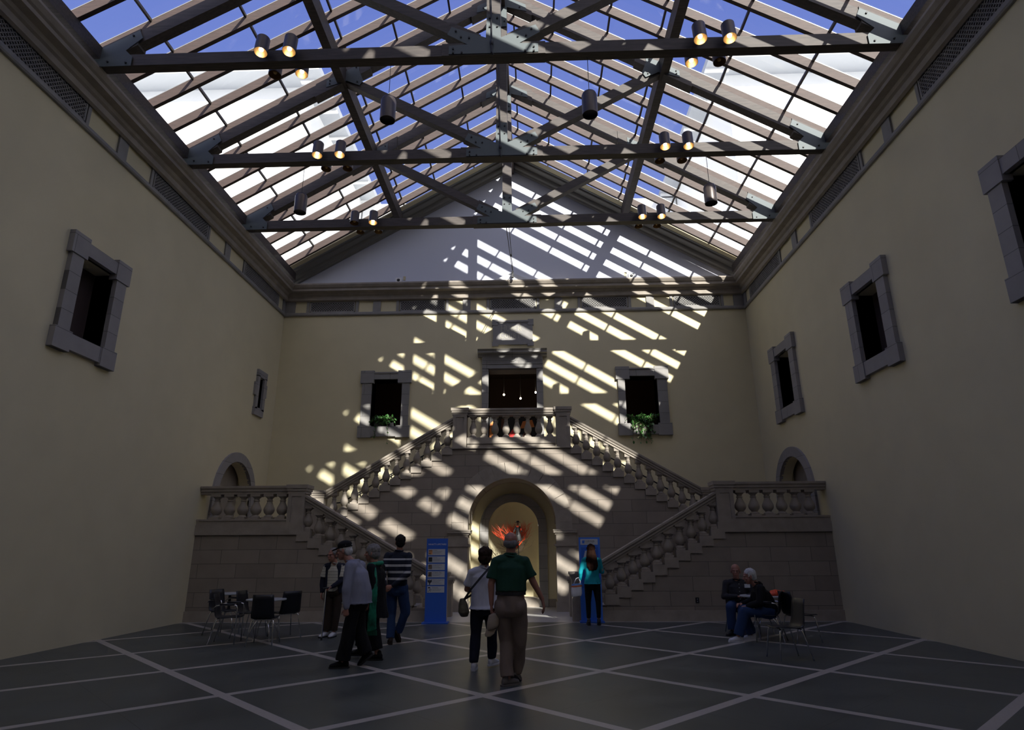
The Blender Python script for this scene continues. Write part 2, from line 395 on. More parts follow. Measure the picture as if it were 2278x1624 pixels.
# raking cornice under the roof at the far gable
def rake(prof, name, m, y=YW):
    """profile (projection from the gable, height above the gable soffit line)"""
    b = MB(); n = len(prof)
    for s in (-1, 1):
        vs = [(s*x, y-p, 14.78-(.585*x)+h) for x in (0, 7.7) for p, h in prof]
        b.add(vs, [(i, (i+1) % n, (i+1) % n+n, i+n) for i in range(n)]+[list(range(n)), list(range(n, 2*n))])
    return struct(b.build(name, m))
rake([(-.02, 0), (.10, .0), (.12, .06), (.20, .09), (.22, .14), (.22, .22), (.30, .25), (.42, .27), (.42, .34), (-.02, .34)], 'trim_4', 'taupe')
rake([(-.02, .34), (.50, .34), (.50, .36), (-.02, .36)], 'trim_5', 'alu')
rake([(-.02, .36), (.72, .36), (.72, .41), (-.02, .41)], 'trim_6', 'creamtrim')

def vent(x, y, z, w, h, facing, label):
    """lattice grille; facing '-y' or +-x"""
    t = thing('vent_grille', label, 'vent', group='lattice vents in the frieze')
    fr, lt, bk = MB(), MB(), MB()
    f = .035
    fr.box((-w/2, -.03, 0), (w/2, 0, f)); fr.box((-w/2, -.03, h-f), (w/2, 0, h)); fr.box((-w/2, -.03, 0), (-w/2+f, 0, h)); fr.box((w/2-f, -.03, 0), (w/2, 0, h))
    bk.box((-w/2, -.004, 0), (w/2, .0, h))
    step = .085; a0, a1, c0, c1 = -w/2+f, w/2-f, f, h-f
    k = -w/2-h
    while k < w/2+h:
        for d in (-1, 1):     # diagonal slats clipped to the frame
            pts = []
            za, zb = c0, c1
            xa, xb = k+(0 if d > 0 else (c1-c0)), k+((c1-c0) if d > 0 else 0)
            # clip in x
            def cl(xa, za, xb, zb):
                for lim, sg in ((a0, 1), (a1, -1)):
                    ia, ib = sg*(xa-lim) >= 0, sg*(xb-lim) >= 0
                    if not ia and not ib: return None
                    if ia != ib:
                        tt = (lim-xa)/(xb-xa); xi, zi = lim, za+(zb-za)*tt
                        if not ia: xa, za = xi, zi
                        else: xb, zb = xi, zi
                return xa, za, xb, zb
            r = cl(xa, za, xb, zb)
            if r and abs(r[0]-r[2]) > .01: lt.bar((r[0], -.015, r[1]), (r[2], -.015, r[3]), .018, .02, up=(0, 1, 0))
        k += step
    for bb, nm, m in ((bk, 'backing', 'black'), (fr, 'frame', 'stone_grey'), (lt, 'lattice', 'stone_grey')): bb.build(nm, m, t)
    t.location = (x, y, z); t.rotation_euler = (0, 0, facing); return t
for k in range(-2, 3):
    vent(.03+3.075*k, YW-.005, 9.385, 1.54, .385, 0, ['leftmost lattice vent on the far wall frieze', 'lattice vent on far wall, second from the left corner', 'lattice vent on far wall above the carved plaque',
         'lattice vent on far wall, second from the right corner', 'rightmost lattice vent on the far wall frieze'][k+2])
for s in (-1, 1):
    for j, yc in enumerate((17.68, 13.08, 8.48)):
        vent(s*(WX-.005), yc, 9.37, 2.4, .46, -s*PI/2 if s > 0 else PI/2, 'long lattice vent high on the %s wall, %s from the far corner' % (SIDE[s], ORD[j]))

# ------------------------------------------------------------------ stone surrounds
def surround(name, x0, x1, z0, z1, ox0, ox1, oz0, oz1, y, label=None):
    """window frame with eared corners on a y-facing wall"""
    b = MB(); t = .09
    b.box((ox0+.06, y-t, z0-.02), (x0, y+.1, z1+.02)); b.box((x1, y-t, z0-.02), (ox1-.06, y+.1, z1+.02))
    b.box((ox0+.06, y-t, z1), (ox1-.06, y+.1, oz1-.06)); b.box((ox0+.06, y-t-.02, oz0+.03), (ox1-.06, y+.12, z0))
    for q in (0, 1):        # ears at the four corners
        xa, xb = (ox0, ox0+.44) if q == 0 else (ox1-.44, ox1)
        b.box((xa, y-t-.025, oz1-.42), (xb, y+.02, oz1)); b.box((xa, y-t-.025, oz0), (xb, y+.02, oz0+.38))
    b.box((ox0+.44, y-t-.02, oz1-.10), (ox1-.44, y, oz1-.05))
    # reveals
    b.box((x0-.02, y, z0), (x0, y+.5, z1)); b.box((x1, y, z0), (x1+.02, y+.5, z1)); b.box((x0, y, z1), (x1, y+.5, z1+.02)); b.box((x0, y, z0-.02), (x1, y+.5, z0))
    return struct(b.build(name, 'stone_ash'))
M['stone_ash'] = ashlar('frame_stone', (.26, .25, .24), 'xz', 2.0, .36, .06)
M['stone_ash_y'] = ashlar('frame_stone_side', (.29, .275, .27), 'yz', 2.0, .36, .06)
surround('window_1', -4.6, -3.6, 5.42, 6.99, -4.97, -3.3, 5.07, 7.28, YW)
surround('window_2', 3.62, 4.66, 5.38, 6.99, 3.34, 5.03, 5.05, 7.30, YW)
# small stone window and large ones in the side walls
b = MB(); x = -WX
b.box((x, 18.05, 5.75), (x+.07, 18.2, 6.78)); b.box((x, 18.52, 5.75), (x+.07, 18.68, 6.78)); b.box((x, 18.05, 6.75), (x+.07, 18.7, 6.97)); b.box((x, 18.02, 5.56), (x+.07, 18.66, 5.8))
b.box((x, 17.95, 6.15), (x+.065, 18.06, 6.55)); b.box((x, 18.66, 6.2), (x+.065, 18.76, 6.6)); b.box((x-.3, 18.18, 5.78), (x, 18.2, 6.77)); b.box((x-.3, 18.52, 5.78), (x, 18.54, 6.77))
b.box((x-.32, 18.2, 5.78), (x-.3, 18.52, 6.77))
struct(b.build('window_3', 'stone_ash_y'))
def side_window(name, s, y0, y1, z0=5.4, z1=6.95):
    b = MB(); X0, X1 = (WX-.09, WX+.05) if s > 0 else (-WX-.05, -WX+.09)
    b.box((X0, y0-.3, z0-.02), (X1, y0, z1+.02)); b.box((X0, y1, z0-.02), (X1, y1+.3, z1+.02)); b.box((X0, y0-.3, z1), (X1, y1+.3, z1+.25)); b.box((X0, y0-.3, z0-.3), (X1, y1+.3, z0))
    e0, e1 = (X0-.02, X1) if s > 0 else (X0, X1+.02)
    for ya, yb in ((y0-.36, y0+.06), (y1-.06, y1+.36)): b.box((e0, ya, z1-.1), (e1, yb, z1+.32)); b.box((e0, ya, z0-.36), (e1, yb, z0+.02))
    for ya in (y0-.02, y1): b.box((s*WX, ya, z0), (s*(WX+.4), ya+.02, z1))
    w = struct(b.build(name, 'stone_ash_y')); 
    g = MB().box((s*(WX+.38), y0, z0), (s*(WX+.4), y1, z1)).build('pane', 'dark', w)
k = 4
for y in (16.6, 12.0, 7.4, 2.8): side_window('window_%d' % k, 1, y, y+1.0); k += 1
for y in (10.3, 5.7, 1.1): side_window('window_%d' % k, -1, y, y+.95); k += 1
for s in (-1, 1):       # stone ring round the landing doorways
    b = MB(); X0, X1 = (WX-.06, WX+.04) if s > 0 else (-WX-.04, -WX+.06)
    ip = [(16.5, 2.0)]+arc(17.5, 3.05, 1.0, 180, 0, 20)+[(18.5, 2.0)]; op = [(16.2, 2.0)]+arc(17.5, 3.05, 1.26, 180, 0, 20)+[(18.76, 2.0)]
    b.ring(ip, op, 'x', X0, X1); struct(b.build('trim_%d' % (26 if s < 0 else 27), 'stone_ash_y'))
# doorway above the balcony
b = MB()
b.box((-.99, YW-.1, 4.48), (-.78, YW+.1, 7.3)); b.box((.78, YW-.1, 4.48), (.99, YW+.1, 7.3)); b.box((-.99, YW-.1, 7.28), (.99, YW+.1, 7.72))
b.box((-.85, YW-.125, 7.29), (.85, YW, 7.34)); b.box((-.99, YW-.12, 7.44), (.99, YW, 7.47))
b.prism([(YW-.1, 7.70), (YW-.14, 7.74), (YW-.14, 7.77), (YW-.25, 7.80), (YW-.25, 7.86), (YW-.30, 7.91), (YW+.02, 7.91), (YW+.02, 7.70)], 'x', -1.13, 1.13)
for q in (-1, 1):
    for i in range(16): b.box((q*(.2+.048*i), YW-.115, 7.50), (q*(.2+.048*i+.022), YW-.09, 7.66))
b.ring(arc(0, 7.66, .10, 180, 360, 10), arc(0, 7.66, .14, 180, 360, 10), 'y', YW-.12, YW-.09)
for xx in (-.8, .78): b.box((xx, YW, 4.48), (xx+.02, YW+.5, 7.28))
b.box((-.78, YW, 7.26), (.78, YW+.5, 7.28))
struct(b.build('door_4', 'stone_ash'))

# stone frame of the niche on the back wall of the arch
b = MB()
ip = [(-.76, 0)]+arc(0, NZ, .76, 180, 0, 28)+[(.76, 0)]; op = [(-1.02, 0)]+arc(0, NZ, 1.02, 180, 0, 28)+[(1.02, 0)]
b.ring(ip, op, 'y', YW-.06, YW+.1); b.ring([(-.97, 0)]+arc(0, NZ, .97, 180, 0, 28)+[(.97, 0)], [(-1.02, 0)]+arc(0, NZ, 1.02, 180, 0, 28)+[(1.02, 0)], 'y', YW-.085, YW-.05)
struct(b.build('trim_7', 'stone_ash'))
struct(MB().box((-1.25, YW-.04, 0), (-1.02, YW, .22)).box((1.02, YW-.04, 0), (1.25, YW, .22)).build('baseboard_far', 'stone'))

# ------------------------------------------------------------------ arch wall with the upper flight steps
AZ, AR = 2.36, 1.26
def stair_top(k): return 4.46-.172*k
b = MB()
# fan of wall above and beside the arch, left and right halves
for s in (-1, 1):
    # columns of wall: from x=1.26 outwards full height under the step profile
    b.box((s*AR, YA, 0), (s*1.73, YW, 4.46)) if False else None
    ar = arc(0, AZ, AR, 90, 90-s*90, 18)
    for i in range(18): b.prism([(ar[i][0], ar[i][1]), (ar[i+1][0], ar[i+1][1]), (ar[i+1][0], 4.46), (ar[i][0], 4.46)], 'y', YA, YA+.45)
    b.box((s*AR, YA, 0), (s*1.73, YA+.45, 4.46))
    for k in range(13):
        xa, xb = 1.73+.297*k, 1.73+.297*(k+1); b.box((s*xa, YA, 0), (s*xb, YA+.45, stair_top(k)))
    b.box((s*5.59, YA, 0), (s*WX, YA+.45, 2.05))
struct(b.build('wall_arch', 'ashlar'))
# voussoir ring and impost mouldings
b = MB()
N = 13
for i in range(N):
    a0, a1 = 180*i/N+.22, 180*(i+1)/N-.22
    b.ring(arc(0, AZ, 1.26, a0, a1, 3), arc(0, AZ, 1.70, a0, a1, 3), 'y', YA-.035, YA+.1)
b.ring(arc(0, AZ, 1.24, 0, 180, 30), arc(0, AZ, 1.36, 0, 180, 30), 'y', YA-.05, YA+.05)
for q in (-1, 1): b.box((q*1.262, YA-.035, 2.15), (q*1.70, YA+.1, AZ)); b.box((q*1.24, YA-.05, 2.15), (q*1.36, YA+.05, AZ))
struct(b.build('trim_8', 'stone'))
b = MB()
for s in (-1, 1):
    for z0, z1, pr in ((2.02, 2.07, .05), (2.07, 2.13, .09), (2.13, 2.16, .10), (1.68, 1.71, .035), (1.71, 1.77, .06)):
        b.box((s*(AR-pr), YA-pr, z0), (s*(1.79+pr*.3), YA+.45, z1))
    b.box((s*(AR-.02), YA-.03, 1.77), (s*1.79, YA+.45, 2.02)); b.box((s*(AR-.02), YA-.03, 0), (s*1.79, YA+.45, 1.68)); b.box((s*(AR-.05), YA-.06, 0), (s*1.82, YA+.45, .24))
struct(b.build('trim_9', 'stone'))
struct(MB().ring(arc(0, AZ, 1.255, 0, 180, 30), arc(0, AZ, 1.40, 0, 180, 30), 'y', YA-.02, YW-.12).build('trim_28', 'ashlar_y'))
# barrel vault and cream jambs under the balcony
b = MB(); n = 24; R = AR+.02
pr = [(R, 0)]+arc(0, AZ, R, 0, 180, n)+[(-R, 0)]
for i in range(len(pr)-1): b.add([(pr[i][0], YA+.44, pr[i][1]), (pr[i+1][0], YA+.44, pr[i+1][1]), (pr[i+1][0], YW, pr[i+1][1]), (pr[i][0], YW, pr[i][1])], [(0, 1, 2, 3)])
v = struct(b.build('wall_vault', 'cream')); setshade(v, 60)
# balcony slab, landings and hidden fill of the stairs
b = MB(); b.box((-1.76, YA+.02, 4.30), (1.76, YW, 4.46)); b.box((-1.76, YA-.06, 4.46), (1.76, YA+.5, 4.50)); b.box((-1.30, YA-.02, 4.5), (1.30, YA+.3, 4.62)); b.box((-1.3, YA-.05, 4.60), (1.3, YA+.34, 4.66)); b.box((-1.3, YA-.03, 4.66), (1.3, YA+.32, 4.79))
struct(b.build('trim_10', 'stone'))
for s, nm in ((-1, 'left'), (1, 'right')):
    b = MB()       # landing mass
    b.box((s*5.06, YF+.02, 0), (s*WX, YA+.01, 2.0)); b.box((s*5.55, YA+.4, 1.5), (s*WX, YW, 2.05))
    b.box((s*5.06, YF+.05, 2.0), (s*WX, YA+.4, 2.05))
    struct(b.build('floor_landing_'+nm, 'ashlar'))
    b = MB()
    b.box((s*5.06, YF-.03, 2.0), (s*WX, YF+.35, 2.24)); b.box((s*5.5, YF-.0, 2.24), (s*WX, YF+.32, 2.37)); b.box((s*5.5, YF-.02, 2.34), (s*WX, YF+.34, 2.38))
    struct(b.build('trim_%d' % (11 if s < 0 else 12), 'stone'))
    # skirting course under the stairs
    b = MB(); b.box((s*1.9, YF-.03, 0), (s*WX, YF+.1, .24)); struct(b.build('baseboard_'+nm, 'stone'))

# staircases -------------------------------------------------------
def lower_stairs(s):
    nm = SIDE[s]
    t = thing('staircase', 'lower stone stair flight rising to the %s landing' % nm, 'staircase', (0, 0, 0), 'stone stair flights')
    w = MB()
    for k in range(10):     # front wall under the steps, stepped profile
        xa, xb = 2.30+.29*k, 2.30+.29*(k+1)
        w.box((s*xa, YF, 0), (s*xb, YF+.3, .36+.165*k))
    w.box((s*1.86, YF, 0), (s*2.30, YF+.3, .30)); w.box((s*5.2, YF+.001, 0), (s*5.3, YF+.3, 2.0))
    w.build('side_wall', 'ashlar', t)
    bl = MB()
    for k in range(10):
        xa = 2.27+.29*k; bl.box((s*xa, YF-.03-.003*(k % 2), .36+.165*k), (s*(xa+.33), YF+.34, .36+.165*k+.235))
        
    bl.build('stepped_plinth', 'stone', t)
    bl = MB()
    for k in range(10):
        xa = 2.27+.29*k; bl.box((s*xa, 16.78, 0), (s*(xa+.33), 17.12, .36+.165*k+.085))
    bl.build('inner_plinth', 'stone', t)
    st = MB()
    for k in range(11):
        xa = 1.95+.29*k; st.box((s*xa, YF+.3, 0), (s*5.05, 16.78, .165*(k+1)))
    st.build('steps', 'step', t)
def upper_stairs(s):
    nm = SIDE[s]
    t = thing('staircase', 'upper stone stair flight climbing from %s landing to balcony' % nm, 'staircase', (0, 0, 0), 'stone stair flights')
    bl = MB()
    for k in range(12):
        xa = 1.73+.297*k; zt = stair_top(k); bl.box((s*(xa-.0), YA-.04-.003*(k % 2), zt-.172), (s*(xa+.31), YA+.34, zt+.004))
    bl.build('stepped_plinth', 'stone', t)
    st = MB()
    for k in range(14): st.box((s*(1.73+.297*k), YA+.45, 1.2), (s*(1.73+.297*(k+1)), YW, stair_top(k)-.1))
    st.build('steps', 'step', t)
M['step'] = mat('pale_worn_steps', (.5, .48, .46), .5, noise_amt=.08)
for s in (-1, 1): lower_stairs(s); upper_stairs(s)

# balustrades ------------------------------------------------------
def baluster_mesh(h, caph, r=.125):
    """turned vase baluster of height h with a tall square block on top"""
    b = MB(); hs = .06; q = r*.92
    b.box((-q, -q, 0), (q, q, hs*.8)); b.box((-q, -q, h-.045), (q, q, h+caph))
    z0, z1 = hs*.8, h-.045; H = z1-z0
    pr = [(r*.80, 0), (r*.84, .02), (r*.78, .05), (r*.55, .09), (r*.5, .12), (r*.62, .15), (r*.86, .22), (r*.98, .31), (r, .37), (r*.95, .44), (r*.80, .53), (r*.62, .63), (r*.50, .72),
          (r*.47, .77), (r*.58, .785), (r*.58, .81), (r*.48, .825), (r*.46, .88), (r*.56, .93), (r*.76, .965), (r*.80, 1)]
    b.lathe([(a, z0+z*H) for a, z in pr], n=20); me = b.mesh('baluster', 'stone', True)
    try: me.set_sharp_from_angle(angle=math.radians(40))
    except Exception: pass
    return me
bal_land = baluster_mesh(.60, .02, .135); bal_low = baluster_mesh(.59, .21, .120); bal_up = baluster_mesh(.63, .16, .112); bal_balc = baluster_mesh(.67, .02, .112)
RAIL = [(-.13, 0), (.13, 0), (.13, .05), (.16, .07), (.16, .11), (.19, .15), (.19, .20), (-.19, .20), (-.19, .15), (-.16, .11), (-.16, .07), (-.13, .05)]
def rail(p, q, yc, parent, name='handrail', sc=1.):
    """moulded rail between two underside points (x,z) at depth yc"""
    b = MB(); n = len(RAIL); vs = [(P[0], yc+a*sc, P[1]+z*sc) for P in (p, q) for a, z in RAIL]
    b.add(vs, [(i, (i+1) % n, (i+1) % n+n, i+n) for i in range(n)]+[list(range(n)), list(range(n, 2*n))]); return b.build(name, 'stone', parent)
def newel(parent, x0, x1, y0, y1, z0, z1, panel=True, capz=.22):
    b = MB(); x0, x1 = min(x0, x1), max(x0, x1)
    b.box((x0, y0, z0), (x1, y1, z1-capz))
    for a, c_, e in ((capz, capz*.7, .02), (capz*.7, capz*.4, .04), (capz*.4, 0, .06)): b.box((x0-e, y0-e, z1-a), (x1+e, y1+e, z1-c_))
    if panel:     # recessed panel drawn by a thin raised frame
        m, t = .09, .018
        xa, xb, za, zb = x0+m, x1-m, z0+.25*(z1-z0), z1-capz-.06
        for A, B in (((x0, z0), (xa, z1-capz)), ((xb, z0), (x1, z1-capz)), ((xa, z0), (xb, za)), ((xa, zb), (xb, z1-capz))): b.box((A[0], y0-t, A[1]), (B[0], y0, B[1]))
    return b.build('newel', 'stone', parent)
def bal(me, parent, x, y, z): return link('baluster', me, parent, (x, y, z))
for s in (-1, 1):
    nm = SIDE[s]; yc = YF+.16
    t = thing('balustrade', 'level stone balustrade along the %s landing front' % nm, 'balustrade', group='stone balustrades')
    rail((s*5.12, 2.99), (s*(WX-.01), 2.99), yc, t); newel(t, s*5.08, s*5.50, YF-.02, YF+.34, 2.0, 3.21)
    for k in range(6): bal(bal_land, t, s*(5.70+.335*k), yc, 2.38)
    t = thing('balustrade', 'sloping stone balustrade on the lower %s stair flight' % nm, 'balustrade', group='stone balustrades')
    rail((s*2.0, 1.03), (s*5.1, 2.77), yc, t); newel(t, s*1.50, s*1.84, YF, YF+.32, 0, 1.10, True, .16)
    for k in range(10): bal(bal_low, t, s*(2.41+.29*k), yc, .60+.165*k)
    t = thing('balustrade', 'inner stone balustrade behind the lower %s stair flight' % nm, 'balustrade', group='stone balustrades')
    rail((s*2.0, 1.03), (s*5.05, 2.74), 16.95, t); t.location.z = -.15; newel(t, s*1.50, s*1.84, 16.79, 17.11, .15, 1.10, False, .16)
    for k in range(10): bal(bal_low, t, s*(2.41+.29*k), 16.95, .60+.165*k)
    t = thing('balustrade', 'sloping stone balustrade on the upper %s stair flight' % nm, 'balustrade', group='stone balustrades')
    rail((s*1.72, 5.20), (s*5.42, 3.07), YA+.15, t)
    newel(t, s*5.42, s*5.85, YA-.02, YA+.32, 2.05, 3.29, False, .2)
    for k in range(12): bal(bal_up, t, s*(1.90+.297*k), YA+.15, 4.462-.172*k)
t = thing('balustrade', 'level stone balcony balustrade above the central arch', 'balustrade', group='stone balustrades')
rail((-1.74, 5.46), (1.74, 5.46), YA+.15, t)
newel(t, -1.73, -1.32, YA-.03, YA+.33, 4.5, 5.68); newel(t, 1.32, 1.73, YA-.03, YA+.33, 4.5, 5.68)
for k in range(8): bal(bal_balc, t, -1.14+.325*k, YA+.15, 4.79)
# bronze wall handrails of the upper flights
for s in (-1, 1):
    t = thing('wall_handrail', 'thin dark metal handrail on far wall behind %s upper balusters' % SIDE[s], 'handrail')
    MB().tube([(s*1.5, YW-.1, 5.15), (s*1.72, YW-.1, 5.10), (s*5.3, YW-.1, 3.05), (s*5.6, YW-.1, 3.02)], .022, 8).build('rail_tube', 'bolt', t)
    for i in range(4):
        xx = 1.9+.95*i; zz = 5.1-(xx-1.72)*.5726
        MB().tube([(s*xx, YW, zz-.09), (s*xx, YW-.09, zz-.08), (s*xx, YW-.1, zz-.01)], .014, 6).build('bracket', 'bolt', t)

# ------------------------------------------------------------------ roof
def zr(x): return ZR0-SL*abs(x)
truss_words = {0: 'farthest', 1: 'middle', 2: 'nearest'}
def gusset(name, pts, y, parent, bolts):
    g = MB().prism(pts, 'y', y-.012, y).build(name, 'steel', parent)
    bb = MB()
    for bx, bz in bolts: bb.lathe([(.017, 0), (.017, .012), (.010, .02)], (0, 0, 0), 8) if False else bb.tube([(bx, y-.01, bz), (bx, y-.035, bz)], .018, 8)
    bb.build('bolts', 'bolt', g)
def build_truss(y, idx):
    if idx < 3: lab = '%s dark timber roof truss with steel gusset plates' % ['third and farthest', 'second, middle', 'first and nearest visible'][idx]
    else: lab = 'dark timber roof truss overhead, %s truss from the far gable' % ORD[idx]
    t = thing('roof_truss', lab, 'truss', (0, 0, 0), 'timber roof trusses')
    w = .2; y0, y1 = y-w/2, y+w/2
    MB().box((-7.75, y0, 10.30), (7.75, y1, 10.55)).box((-.95, y0-.02, 10.29), (.95, y1+.02, 10.56)).build('bottom_chord', 'truss', t)
    for s in (-1, 1):
        r = MB(); zz = lambda x: 14.98-SL*x
        r.prism([(s*.0, zz(0)-.16), (s*7.7, zz(7.7)-.16), (s*7.7, zz(7.7)+.15), (0, zz(0)+.15)], 'y', y0, y1)
        for a, c_ in ((.1, .75), (3.2, 4.5), (6.7, 7.65)): r.prism([(s*a, zz(a)-.21), (s*c_, zz(c_)-.21), (s*c_, zz(c_)+.17), (s*a, zz(a)+.17)], 'y', y0-.02, y1+.02)
        r.build('rafter', 'truss', t)
        d = MB(); d.bar((s*.25, y, 10.60), (s*3.82, y, 12.62), w, .22, up=(0, 0, 1)); d.bar((s*.30, y, 10.63), (s*.85, y, 10.94), w+.04, .26); d.build('diagonal_strut', 'truss', t)
        # node plates
        ux, uz = .857, -.515
        c0 = Vector((s*3.85, 12.67)); 
        def pt(a, h): return (c0.x+s*ux*a-s*uz*0*h, c0.y+uz*a+h)
        gusset('gusset_plate', [pt(-.45, -.10), pt(-.45, .09), pt(.45, .09), pt(.45, -.10), (c0.x-s*.10, c0.y-.16), (c0.x-s*.42, c0.y-.30), (c0.x-s*.50, c0.y-.16)], y0-.02, t,
               [pt(-.36, .04), pt(.36, .04), pt(.36, -.05), (c0.x-s*.36, c0.y-.20)])
        gusset('gusset_plate', [(s*7.7, 10.26), (s*6.75, 10.27), (s*6.75, 10.47), (s*6.9, 10.62), (s*6.62, 10.90), (s*6.7, 11.08), (s*7.6, 10.54)], y0-.02, t, [(s*6.85, 10.33), (s*7.2, 10.36), (s*6.8, 10.95)])
    kp = MB(); kp.box((-.13, y0-.005, 10.5), (.13, y1+.005, 14.9)); kp.build('king_post', 'truss', t)
    gusset('gusset_plate', [(-.82, 10.31), (.82, 10.31), (.82, 10.50), (.48, 10.52), (.86, 10.76), (.78, 10.93), (.14, 10.66), (.125, 11.2), (-.125, 11.2), (-.14, 10.66), (-.78, 10.93), (-.86, 10.76), (-.48, 10.52), (-.82, 10.50)], y0-.022, t,
           [(-.74, 10.33), (-.74, 10.42), (.74, 10.33), (.74, 10.42), (-.58, 10.33), (.58, 10.33), (-.6, 10.68), (.6, 10.68), (-.7, 10.82), (.7, 10.82), (-.45, 10.66), (.45, 10.66), (-.07, 10.9), (.07, 10.9), (-.07, 11.1), (.07, 11.1)])
    gusset('gusset_plate', [(-.12, 14.0), (.12, 14.0), (.13, 14.6), (.62, 14.45), (.6, 14.66), (0, 14.98), (-.6, 14.66), (-.62, 14.45), (-.13, 14.6)], y0-.02, t, [(-.07, 14.15), (.07, 14.15), (-.45, 14.58), (.45, 14.58)])
    return t
for i, y in enumerate(TR): build_truss(y, i)
# ridge beam, purlins, eave beams
tag(MB().box((-.085, YN, 14.62), (.085, YW, 15.05)).build('ridge_beam', 'rafter'), 'brown ridge beam running along the top of the roof', 'beam')
for s in (-1, 1):
    x = 3.88
    b = MB().prism([(s*(x-.1), zr(x)-.34), (s*(x+.1), zr(x)-.34), (s*(x+.1), zr(x+.1)), (s*(x-.1), zr(x-.1))], 'y', YN, YW-.4)
    tag(b.build('purlin', 'truss'), 'long dark purlin halfway down the %s roof slope' % SIDE[s], 'beam', 'roof purlins')
    b = MB().prism([(s*7.36, 10.44), (s*7.58, 10.44), (s*7.58, zr(7.58)), (s*7.36, zr(7.36))], 'y', YN, YW-.35)
    tag(b.build('eave_beam', 'truss'), 'dark eave beam along the foot of the %s roof slope' % SIDE[s], 'beam', 'roof eave beams')
# common rafters
RW, RD = .085, .245
def rafter_meshes(s):
    a = MB().prism([(0, zr(0)), (s*7.9, zr(7.9)), (s*7.9, zr(7.9)+RD), (0, zr(0)+RD)], 'y', -RW/2, RW/2).mesh('rafter', 'rafter')
    c = MB().prism([(0, zr(0)+RD), (s*7.95, zr(7.95)+RD), (s*7.95, zr(7.95)+RD+.02), (0, zr(0)+RD+.02)], 'y', -.046, .046).mesh('glazing_cap', 'alu')
    return a, c
NRF = 29
for s in (-1, 1):
    ma, mc = rafter_meshes(s)
    for k in range(NRF):
        y = TR[0]+.77*4-.77*k
        t = thing('common_rafter', 'brown timber rafter on the %s roof slope, %s from the far gable' % (SIDE[s], ORD[k]), 'rafter', (0, y, 0), 'common rafters on the %s slope' % SIDE[s])
        link('timber', ma, t); link('glazing_cap', mc, t)
# glazed slopes
for s in (-1, 1):
    z = RD+.03
    w = MB().add([(0, YN, zr(0)+z), (s*7.95, YN, zr(7.95)+z), (s*7.95, YW+.1, zr(7.95)+z), (0, YW+.1, zr(0)+z)], [(0, 1, 2, 3)]).build('window_%d' % (20 if s < 0 else 21), 'glass')
    struct(w)
    for x in (.28, 1.3, 2.6, 3.72, 4.06, 5.2, 6.6):
        MB().box((s*(x-.022), YN, zr(x)+z-.07), (s*(x+.022), YW, zr(x)+z-.01)).build('glazing_bar', 'bar', w)

# ------------------------------------------------------------------ buildings outside, seen through the glass
for s in (-1, 1):
    xa = 11.2 if s < 0 else 10.8
    t = thing('museum_wing', 'white walled building with grey eaves beyond the %s roof glass' % SIDE[s], 'building')
    MB().box((s*(xa+1.3), 30.2, 0), (s*34, 60, 27.9)).build('wall', 'wing', t)
    r = MB().box((s*xa, 28.8, 27.9), (s*34, 60, 28.3)).build('eaves', 'soffit', t)
    q = MB()
    for k in range(11): q.box((s*xa, 29.6+2.6*k, 27.8), (s*(xa+1.35), 29.85+2.6*k, 27.9))
    q.build('eave_rib', 'wing', t)
t = tag(MB().box((-12.4, 43, 0), (12.0, 50, 27.75)).build('museum_wing', 'wing'), 'white building wall straight behind the far gable, low beyond glass', 'building')
for s in (-1, 1):
    struct(MB().box((s*8.6, -20, 8.6), (s*30, 30.2, 9.0)).build('bounce_roof_%s' % SIDE[s], 'wing'))  # unseen white lower roof added to bounce sun up onto the wing walls
#@@NEXT
# ------------------------------------------------------------------ people
SKIN = mat('skin', (.36, .17, .12), .55, noise_amt=.08, noise_scale=12)
WS = bpy.data.scenes.new('workshop')
def evaluated(o):
    WS.collection.objects.link(o); vl = WS.view_layers[0]; vl.update(); dg = vl.depsgraph; dg.update()
    out = bpy.data.meshes.new_from_object(o.evaluated_get(dg)); WS.collection.objects.unlink(o); bpy.data.objects.remove(o); return out
def remesh(b, voxel, smooth=2, disp=None):
    """fuses overlapping closed shapes into one continuous surface"""
    me = b.mesh('tmp', 'black'); o = bpy.data.objects.new('tmp', me)
    r = o.modifiers.new('r', 'REMESH'); r.mode = 'VOXEL'; r.voxel_size = voxel; r.use_smooth_shade = True
    if smooth: s_ = o.modifiers.new('s', 'SMOOTH'); s_.factor = .5; s_.iterations = smooth
    out = evaluated(o); bpy.data.meshes.remove(me)
    if disp:
        amp, sc = disp; out.update()
        n_ = len(out.vertices); co = np.empty(n_*3, 'f'); no = np.empty(n_*3, 'f'); out.vertices.foreach_get('co', co); out.vertex_normals.foreach_get('vector', no)
        co = co.reshape(-1, 3); no = no.reshape(-1, 3)
        k_ = np.array([noise.noise(Vector((x*sc, y*sc, z*sc*.45)))+.5*noise.noise(Vector((x*sc*2.3+9, y*sc*2.3, z*sc))) for x, y, z in co.tolist()])
        out.vertices.foreach_set('co', (co+no*(amp*k_)[:, None]).astype('f').ravel()); out.update()
    out.polygons.foreach_set('use_smooth', [True]*len(out.polygons))
    return out
def flesh(b, name, m, parent, voxel=.012, smooth=2, disp=None):
    me = remesh(b, voxel, smooth, disp); me.name = name; me.materials.clear(); me.materials.append(M[m] if isinstance(m, str) else m)
    return link(name, me, parent)
